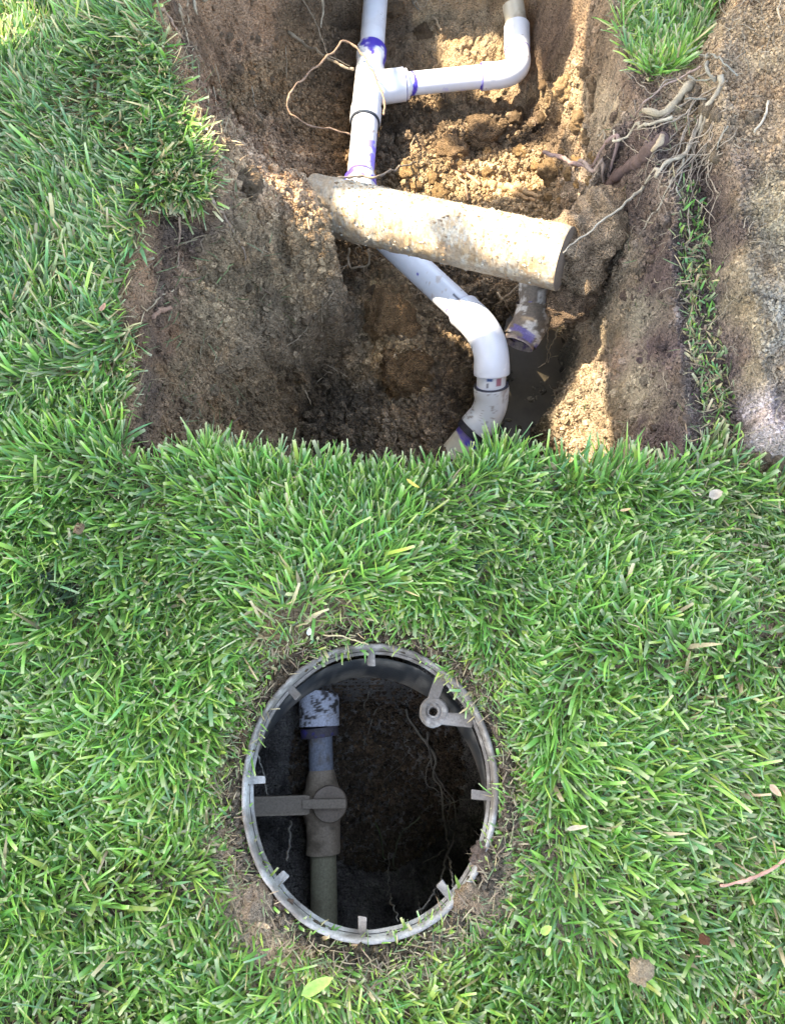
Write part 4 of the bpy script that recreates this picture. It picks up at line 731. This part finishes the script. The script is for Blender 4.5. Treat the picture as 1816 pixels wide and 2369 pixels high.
scatter(16000, .0010, .0040, 'spoil_grit', 'fine grit and crumbs strewn over the spoil heap and spilled topsoil', 'soil', 2.4, poly([(1420, 150), (1600, 130), (1680, 0), (1850, -20), (1850, 1120), (1700, 1120), (1560, 1080)]))
rg = np.array([onbox(a, o, 0)[:2] for a, o in [(a, -.035) for a in range(0, 360, 12)]])
scatter(2600, .0006, .003, 'box_edge_crumbs', 'dirt crumbs round the rim of the valve box', 'soil', 3.0, rg)

# ------------------------------------------------------------------ grass
def blades(name, label, q, az, ln, w, lean, curve, colr, cut, z=None, sink=.004, segs=4, cat='grass', roll=None, kind='stuff', tipdark=None):
    n = len(q); z = H(q) if z is None else z; sp = np.linspace(0, 1, segs+1)
    pos = np.c_[q, z-sink]; rows = []; d = np.c_[np.cos(az), np.sin(az)]; side0 = np.c_[-d[:, 1], d[:, 0], np.zeros(n)]
    roll = rng.normal(0, .55, n) if roll is None else roll
    prof = np.array([.75, 1.0, .95, .72, .06]) if segs == 4 else np.array([.8, 1, .7, .06])
    prof = np.where(cut[:, None], np.array([.75, 1, 1, .92, .78]) if segs == 4 else np.array([.8, 1, .95, .75]), prof)
    cols = []; p = pos.copy(); az2 = az.copy(); bendaz = rng.normal(0, .25, n)
    for k in range(segs+1):
        th = np.clip(lean+curve*sp[k], -.2, 1.95)
        if k: p = p+np.c_[np.cos(az2)*np.sin(th), np.sin(az2)*np.sin(th), np.cos(th)]*(ln/segs)[:, None]
        az2 = az+bendaz*sp[k]
        T = np.c_[np.cos(az2)*np.sin(th), np.sin(az2)*np.sin(th), np.cos(th)]; sd_ = np.c_[-np.sin(az2), np.cos(az2), 0*az]; nn = np.cross(T, sd_)
        rl = roll*(1+.4*sp[k]); s_ = sd_*np.cos(rl)[:, None]+nn*np.sin(rl)[:, None]
        hw = (w*prof[:, k]*.5)[:, None]; rows += [p-s_*hw, p+s_*hw]
        c = colr.copy(); u = sp[k]
        if k == 0: c = c*.35+np.array([.30, .27, .15])*.65
        elif k == 1: c = c*.86+np.array([.28, .28, .13])*.14
        if k == segs: c = np.where(cut[:, None], c*.35+np.array([.52, .48, .32])*.65, c)
        cols += [c, c]
    V = np.stack(rows, 1).reshape(-1, 3); m = 2*(segs+1); cv = np.stack(cols, 1).reshape(-1, 3)
    f = np.array([[2*k, 2*k+1, 2*k+3, 2*k+2] for k in range(segs)]); F = (f[None]+(np.arange(n)*m)[:, None, None]).reshape(-1, 4)
    return tag(mk(name, V, F, M_grass, cv.clip(.005, .8), True), label, cat, kind=kind)
GREENS = np.array([[.155, .335, .062], [.110, .265, .048], [.22, .38, .066], [.145, .30, .120], [.32, .43, .085], [.19, .255, .115], [.46, .37, .20]])
def gcol(n, q, wts):
    k = np.array([rng.choice(len(GREENS), p=w_) for w_ in wts]) if wts.ndim == 2 and len(wts) < 50 else None
    cw = np.cumsum(wts, 1); u = rng.random((n, 1)); k = (u > cw).sum(1).clip(0, len(GREENS)-1)
    return GREENS[k]*rng.uniform(.6, 1.5, (n, 1))*(1+rng.normal(0, .05, (n, 3)))
def flow(q, s, sc=4.0): p3 = np.c_[q, 0*q[:, 0]]; return fbm(p3, sc, 2, s)*5.5
lo, hi = np.array([-.66, -.34]), np.array([.92, 1.62])
NB = 400000; q = rng.uniform(lo, hi, (NB, 2))
pq = project(np.c_[q, np.zeros(NB)]); vis = (pq[:, 0] > -160) & (pq[:, 0] < 1980) & (pq[:, 1] > -120) & (pq[:, 1] < 2600)
q = q[vis]; p3 = np.c_[q, 0*q[:, 0]]
dn = sdist(q, ND)+fbm(p3, 30, 3, 5)*.010+.015*(P(0, 1000, 0)[1] < q[:, 1])*(q[:, 0] < 0); b = boxr(q); be = (b-1)*.13
bare = fbm(p3, 25, 3, 19)
keep = (dn < -.002) & (be > .003+.004*bare) & ~((be < .016) & (bare > .3) & (rng.random(len(q)) < .5))
pq = project(np.c_[q, 0*q[:, 0]])
def near(cx, cy, rx, ry): return np.exp(-(((pq[:, 0]-cx)/rx)**2+((pq[:, 1]-cy)/ry)**2))
thin = near(760, 1440, 130, 45)*.8+near(620, 2130, 90, 80)*.9+near(1130, 2070, 55, 85)*.9+near(1150, 1900, 30, 120)*.5+near(560, 1950, 30, 130)*.5+near(420, 400, 40, 60)*.3+near(870, 200+2000, 60, 20)*.5
keep &= rng.random(len(q)) > thin
edge = np.clip(1+dn/.05, 0, 1)
q = q[keep]; pq = pq[keep]; be = be[keep]; dn = dn[keep]; p3 = p3[keep]; n = len(q)
print('grass blades', n)
az = flow(q, 200)+rng.normal(0, .95, n); shortz = sst(.07, .015, be)
# blades lean out over the pit at its near edge
edgez = sst(-.05, 0, dn)*(pq[:, 1] > 980); az = np.where(rng.random(n) < edgez*.6, rng.normal(1.57, .6, n), az)
patch = fbm(p3, 7, 3, 210); ln = (.023+.024*rng.random(n)+.009*patch)*(1-.50*shortz)
tuft = near(1160, 1065, 42, 40)+.6*near(480, 1070, 40, 30)+.5*near(700, 1110, 60, 30)+.5*near(1400, 1110, 60, 30); ln = ln*(1+.45*tuft.clip(0, 1)) if len(tuft) == n else ln; lng = rng.random(n) < .07; ln = np.where(lng, ln*1.35, ln)
w = np.where(rng.random(n) < .18, rng.uniform(.0034, .0054, n), rng.uniform(.0012, .0032, n))*(1-.25*shortz)
lean = rng.uniform(.6, 1.5, n); lean = np.where(edgez > .3, lean*.75, lean); curve = rng.normal(.35, .45, n); cut = rng.random(n) < .5
X, Y = pq[:, 0], pq[:, 1]
wt_ = np.tile(np.array([.36, .24, .20, .10, .05, .04, .01]), (n, 1))
def addw(f, v):
    global wt_
    wt_ = wt_*(1-f[:, None])+np.array(v)*f[:, None]
addw(sst(1100, 600, Y)*.85*sst(800, 300, X), [.10, .16, .06, .28, .03, .27, .10])             # upper left: dull, trodden
addw(sst(1300, 1750, X)*.55, [.16, .18, .06, .16, .03, .33, .08])                              # right side dull
addw(shortz*.8, [.22, .05, .24, .03, .22, .08, .16])                                           # round the box: yellow, clipped
addw(near(250, 150, 1, 1)[0:1].repeat(n) if False else np.exp(-(((X-330)/200)**2+((Y-1950)/170)**2))*.7, [.25, .05, .38, .03, .26, .0, .03])
addw(np.exp(-(((X-850)/300)**2+((Y-2300)/110)**2))*.6, [.28, .05, .36, .04, .22, .01, .04])
addw(np.exp(-(((X-690)/110)**2+((Y-1440)/60)**2))*.75, [.08, .02, .06, .02, .12, .16, .54])
addw(sst(-.035, 0, dn)*.6*(Y < 1000), [.15, .1, .1, .1, .15, .1, .30])
wt_ /= wt_.sum(1)[:, None]
gc = gcol(n, q, wt_)*(1+.16*patch[:, None])
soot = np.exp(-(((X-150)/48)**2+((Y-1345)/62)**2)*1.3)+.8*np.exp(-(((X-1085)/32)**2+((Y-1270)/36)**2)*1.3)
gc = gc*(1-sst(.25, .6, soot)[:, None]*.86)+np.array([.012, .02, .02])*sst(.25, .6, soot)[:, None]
cut &= soot < .3
blades('lawn_grass', 'dense green lawn grass with clipped pale tips round the pit and the valve box', q, az, ln, w, lean, curve, gc, cut)
# thatch: short straw-coloured dead blades low in the turf
m = rng.random(n) < .20; nm = m.sum()
blades('thatch', 'dead straw thatch between the living grass blades', q[m]+rng.normal(0, .003, (nm, 2)), rng.uniform(0, 6.28, nm), rng.uniform(.012, .028, nm), rng.uniform(.0008, .0020, nm), rng.uniform(1.0, 1.5, nm), rng.normal(.1, .2, nm),
       np.array([.36, .29, .17])*rng.uniform(.5, 1.25, (nm, 1)), np.zeros(nm, bool), segs=3)
def patchgrass(name, label, pl, n, wts, lnr, leanr, azc=None, azs=1.0, z0=.0):
    a, b_ = pl.min(0), pl.max(0); q = rng.uniform(a, b_, (n*6, 2)); q = q[inside(q, pl)][:n]; n = len(q)
    az = rng.uniform(0, 6.28, n) if azc is None else rng.normal(azc, azs, n)
    return blades(name, label, q, az, rng.uniform(*lnr, n), rng.uniform(.0014, .0038, n), rng.uniform(*leanr, n), rng.normal(.3, .4, n), gcol(n, q, np.tile(np.array(wts), (n, 1))), rng.random(n) < .35, z=H(q)+z0)
patchgrass('grass_strip', 'narrow strip of pinched grass between spilled topsoil and the spoil heap', STRIP, 850, [.06, .18, .03, .14, .04, .25, .30], (.006, .018), (.4, 1.3), 2.4, 1.2, .004)
patchgrass('turf_lobe_grass', 'drooping grass on the turf lobe hanging over the left pit wall', poly([(380, 330), (440, 340), (462, 415), (445, 452), (390, 455), (340, 420)]), 650, [.10, .14, .05, .16, .05, .22, .28], (.03, .05), (.7, 1.5), -1.0, .6, .006)
patchgrass('turf_tuft', 'bright green tuft at the lower tip of the upper right turf', poly([(1470, 140), (1570, 130), (1560, 190), (1500, 205)]), 500, [.35, .1, .35, .05, .13, .0, .02], (.02, .04), (.4, 1.2))
# loose clippings and straw on bare soil
def loose(name, label, pl, n, colset, lnr, wr):
    a, b_ = pl.min(0), pl.max(0); q = rng.uniform(a, b_, (n*6, 2)); q = q[inside(q, pl)]; q = q[boxr(q) > 1.04][:n]; n = len(q)
    c = np.array(colset)[rng.integers(0, len(colset), n)]*rng.uniform(.7, 1.3, (n, 1))
    return blades(name, label, q, rng.uniform(0, 6.28, n), rng.uniform(*lnr, n), rng.uniform(*wr, n), rng.uniform(1.2, 1.6, n), rng.normal(0, .25, n), c, np.zeros(n, bool), z=H(q)+.007, sink=0)
dead = [(.36, .28, .17), (.28, .20, .12), (.22, .15, .10), (.15, .20, .09)]
loose('loose_straw', 'dry straw and clippings strewn along the left pit edge', poly([(380, 0), (470, 20), (530, 250), (560, 400), (640, 440), (640, 520), (470, 560), (470, 760), (400, 1020), (290, 1040), (320, 700), (340, 500), (480, 450)]), 700, dead, (.012, .035), (.0006, .0018))
loose('straw_litter', 'straw bits and clippings scattered over the topsoil on the right', poly([(1390, 130), (1600, 200), (1620, 700), (1700, 1080), (1450, 1070), (1420, 500)]), 520, dead, (.008, .026), (.0006, .0016))
loose('box_litter', 'clipped straw round the rim of the valve box', rg, 900, dead, (.006, .018), (.0006, .0014))
# fibrous rootlets
def fibres(name, label, pl, n, lr, colr, r=.0004):
    a, b_ = pl.min(0), pl.max(0); q = rng.uniform(a, b_, (n*6, 2)); q = q[inside(q, pl)][:n]; n = len(q); V = []; F = []; cs = []
    z = H(q)
    for i in range(n):
        L = rng.uniform(*lr); az = rng.uniform(0, 6.28); p = np.array([*q[i], z[i]+.003]); pts = []; e = rng.uniform(-.4, .5)
        for k in range(6):
            pts.append(p.copy()); az += rng.normal(0, .5); e += rng.normal(0, .25); p = p+np.array([math.cos(az)*math.cos(e), math.sin(az)*math.cos(e), math.sin(e)])*L/5; p[2] = max(p[2], H(p[:2])[0]+.0008)
        v, f, _, _ = sweep(np.array(pts), np.linspace(r*rng.uniform(.8, 1.8), r*.5, 6), 4, False); F.append(f+len(V)*24); V.append(v); cs.append(np.tile(np.array(colr)*rng.uniform(.6, 1.3), (24, 1)))
    return tag(mk(name, np.vstack(V), np.vstack(F), M_root, np.vstack(cs)), label, 'roots', kind='stuff')
fibres('root_hairs', 'fine root hairs bristling from the left bank and pit walls', poly([(390, 0), (1000, 0), (900, 600), (1200, 1000), (330, 1040), (350, 480)]), 420, (.012, .04), (.24, .18, .12))
fibres('topsoil_root_hairs', 'fine root hairs in the spilled topsoil and spoil heap', poly([(1300, 0), (1400, 130), (1600, 160), (1700, 0), (1830, 0), (1830, 1080), (1400, 1080), (1380, 500)]), 450, (.012, .035), (.30, .25, .18))
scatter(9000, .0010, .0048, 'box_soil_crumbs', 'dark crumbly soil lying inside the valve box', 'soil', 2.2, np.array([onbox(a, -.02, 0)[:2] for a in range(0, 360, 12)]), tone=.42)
fibres('box_root_hairs', 'fine pale root hairs tangled in the soil inside the box', poly([(930, 1560), (1080, 1750), (1060, 2000), (880, 2100), (800, 1700)], -.3), 40, (.02, .06), (.13, .12, .10), .0004)

# ------------------------------------------------------------------ fallen leaves and scraps lying on the lawn
def leaf(px, py, L, wd, ang, colr, label, z=.025, name='dry_leaf', cat='leaf', curl=.6):
    n = 7; u = np.linspace(-1, 1, n); hw = wd/2*np.sqrt(np.clip(1-u**2, .0, 1))*(1-.25*u); hw[0] = hw[-1] = .0002
    c0 = P(px, py, z); a = R(ang); X = np.array([math.cos(a), math.sin(a), .12]); Y = np.array([-math.sin(a), math.cos(a), 0]); V = []
    for k in range(n):
        p = c0+X*u[k]*L/2+np.array([0, 0, 1])*curl*L*.3*u[k]**2; V += [p-Y*hw[k]+np.array([0, 0, hw[k]*.5]), p, p+Y*hw[k]+np.array([0, 0, hw[k]*.6])]
    F = []
    for k in range(n-1):
        for s in (0, 1): i = k*3+s; F.append((i, i+1, i+4, i+3))
    V = np.array(V); c = np.tile(np.array(colr), (len(V), 1)); return tag(mk(name, V, np.array(F), M_leaf, c), label, cat)
leaf(1333, 1914, .021, .0045, 8, (.50, .40, .27), 'narrow tan dry leaf on the grass right of the box')
leaf(735, 2278, .032, .011, 28, (.30, .46, .10), 'broad light green leaf blade near the bottom edge', name='green_leaf', z=.044, curl=.5)
leaf(240, 712, .012, .006, 60, (.50, .26, .17), 'small reddish dry leaf at the left turf edge')
leaf(610, 2140, .014, .005, -10, (.58, .40, .24), 'orange tan leaf scrap below left of the box', z=.008)
leaf(824, 2190, .013, .005, -6, (.60, .38, .22), 'orange leaf scrap just below the box rim', z=.014)
leaf(716, 1462, .008, .005, 80, (.60, .58, .50), 'tiny whitish scrap above the box at left', z=.014)
leaf(1262, 2150, .012, .0075, 30, (.33, .45, .10), 'rounded yellow green leaf in the lawn right of the box', name='green_leaf', curl=.5)
leaf(1268, 2200, .008, .0045, 70, (.36, .46, .14), 'small yellow green leaf below the rounded one', name='green_leaf', curl=.5)
leaf(1445, 1180, .012, .003, 10, (.55, .36, .18), 'orange straw scrap in the lawn below the pit', z=.034)
leaf(1790, 1828, .014, .007, -50, (.48, .32, .20), 'curled brown leaf at the right edge of the lawn')
leaf(955, 1120, .018, .0035, -38, (.62, .48, .10), 'yellow blade scrap at the near pit edge', z=.03)
leaf(1652, 1145, .016, .011, 20, (.38, .31, .23), 'crumpled tan leaf in the grass below the spoil heap', z=.036, curl=.6)
# wood chip in the clay behind the old pipe
root(z2, [(1030, 1202), (1100, 1228), (1200, 1240), (1300, 1262), (1395, 1300)], .0085, .0030, (.36, .25, .14), 'splintered tan wood chip lying in the clay behind the old pipe', name='wood_chip', off=.006, cat='wood chip')
root(z2, [(1190, 1262), (1270, 1290), (1370, 1312)], .0050, .0026, (.30, .20, .11), 'thin splinter lying along the lower side of the wood chip', name='wood_splinter', off=.005, cat='wood piece')

# ------------------------------------------------------------------ unseen tree shading the lawn; crown gaps shaped to place the sun patches
tree = empty('shade_tree', 'leafy tree standing beyond the upper left of the pit, shading the lawn', 'tree')
lit = [([(1010, -160), (1165, -160), (1156, 60), (1168, 110), (1145, 170), (1000, 175), (1012, 80)], -.31), ([(985, 212), (1020, 205), (1022, 268), (985, 258)], -.35), ([(1105, 190), (1245, 175), (1238, 275), (1120, 250)], -.34),
       ([(1365, 90), (1425, 70), (1440, 200), (1400, 260), (1385, 470), (1340, 480), (1335, 350), (1285, 262), (1290, 180), (1355, 160)], -.20), ([(915, 425), (985, 335), (1050, 360), (1100, 400), (1230, 370), (1310, 395), (1385, 470), (1360, 500), (1000, 480)], -.35),
       ([(735, 395), (900, 415), (1320, 500), (1325, 545), (1050, 500), (900, 480), (860, 500), (790, 480), (750, 440)], -.10), ([(1085, 500), (1330, 530), (1330, 650), (1240, 630), (1200, 600), (1110, 585)], -.09), ([(930, 480), (1000, 500), (990, 540), (945, 530)], -.12), ([(790, 160), (880, 120), (905, 200), (890, 440), (780, 440)], -.25), ([(940, 165), (1240, 100), (1245, 190), (1120, 215), (940, 215)], -.25),
       ([(725, 330), (765, 320), (770, 425), (728, 425)], -.34), ([(975, 672), (1010, 663), (1100, 690), (1180, 760), (1150, 790), (1090, 790), (1010, 740)], -.24), ([(870, 690), (940, 690), (970, 760), (940, 800), (890, 780)], -.34),
       ([(1355, 790), (1400, 765), (1432, 820), (1412, 880), (1450, 930), (1425, 985), (1462, 1040), (1440, 1100), (1250, 1100), (1262, 945), (1335, 890)], -.27), ([(-100, 0), (60, 10), (130, 60), (60, 120), (-100, 130)], 0), ([(340, -60), (500, -60), (490, 40), (380, 50)], -.05)]
e1 = np.cross(sd, [0, 0, 1.]); e1 /= np.linalg.norm(e1); e2 = np.cross(sd, e1)
litp = []
for pl, z in lit:
    w3 = np.array([P(a, b_, z) for a, b_ in pl]); litp.append(np.c_[w3@e1, w3@e2])
NL = 60000; c0 = np.array([.10, .55, -.15])-sd*2.0
gq = np.c_[rng.uniform(-.95, 1.15, NL), rng.uniform(-.60, 1.85, NL), np.full(NL, -.15)]; dpt = rng.uniform(-.25, .25, NL)
ctr = gq-sd[None]*(2.0+dpt+.3*fbm(gq, 2.5, 2, 5))[:, None]
uv = np.c_[ctr@e1, ctr@e2]; ok = ctr[:, 2] > .95
for pl in litp: ok &= sdist(uv, pl) < -.006
dm = np.full(len(uv), 1.0)
for pl in litp: dm = np.minimum(dm, -sdist(uv, pl))
ok &= (np.arange(len(uv)) < 26000) | (dm < .045)
ctr = ctr[ok]; nl = len(ctr); sz = rng.uniform(.030, .052, nl); nrm = rng.normal(0, 1, (nl, 3))*.35-sd; nrm /= np.linalg.norm(nrm, axis=1)[:, None]
# leaves next to an opening are smaller
dm = np.full(nl, 1.0)
for pl in litp: dm = np.minimum(dm, -sdist(uv[ok], pl))
sz = np.minimum(sz, dm*1.05+.004)
uX = np.cross(nrm, rng.normal(0, 1, (nl, 3))); uX /= np.linalg.norm(uX, axis=1)[:, None]; uY = np.cross(nrm, uX); s = sz[:, None]
V = np.stack([ctr-uX*s, ctr-uY*s*.6, ctr+uX*s, ctr+uY*s*.6], 1).reshape(-1, 3); F = np.arange(nl*4).reshape(-1, 4)
M_tl = mat('tree_leaf', .5, .3, (), .1, 30, base=(.05, .11, .03), trans=.08)
crown = mk('crown', V, F, M_tl, None, False, tree); crown['kind'] = 'stuff'
tb = np.array([-2.9, 3.0, -.05]); cc_ = c0
M_bark = mat('bark', .9, .2, ((40, .6, .01, 'n'),), .3, 30, base=(.13, .095, .07))
def limb(nm, pts, r0, r1):
    p = spline(pts, 24); Vq, Fq, _, _ = sweep(p, np.linspace(r0, r1, 24), 14); return mk(nm, Vq, Fq, M_bark, None, True, tree)
limb('trunk', [tb, tb+[.05, -.05, 1.2], tb+[.1, -.2, 2.4], tb+[.2, -.3, 3.6]], .16, .07)
for k, (dx, dy, dz) in enumerate(((-.5, -.2, .5), (-.9, .5, .45), (-.2, .9, .6))):
    limb('limb', [tb+[.08, -.1, 1.6+.3*k], tb*.5+cc_*.5+[dx*.3, dy*.3, .35], cc_+[dx, dy, dz]], .05, .012)
print('done build')
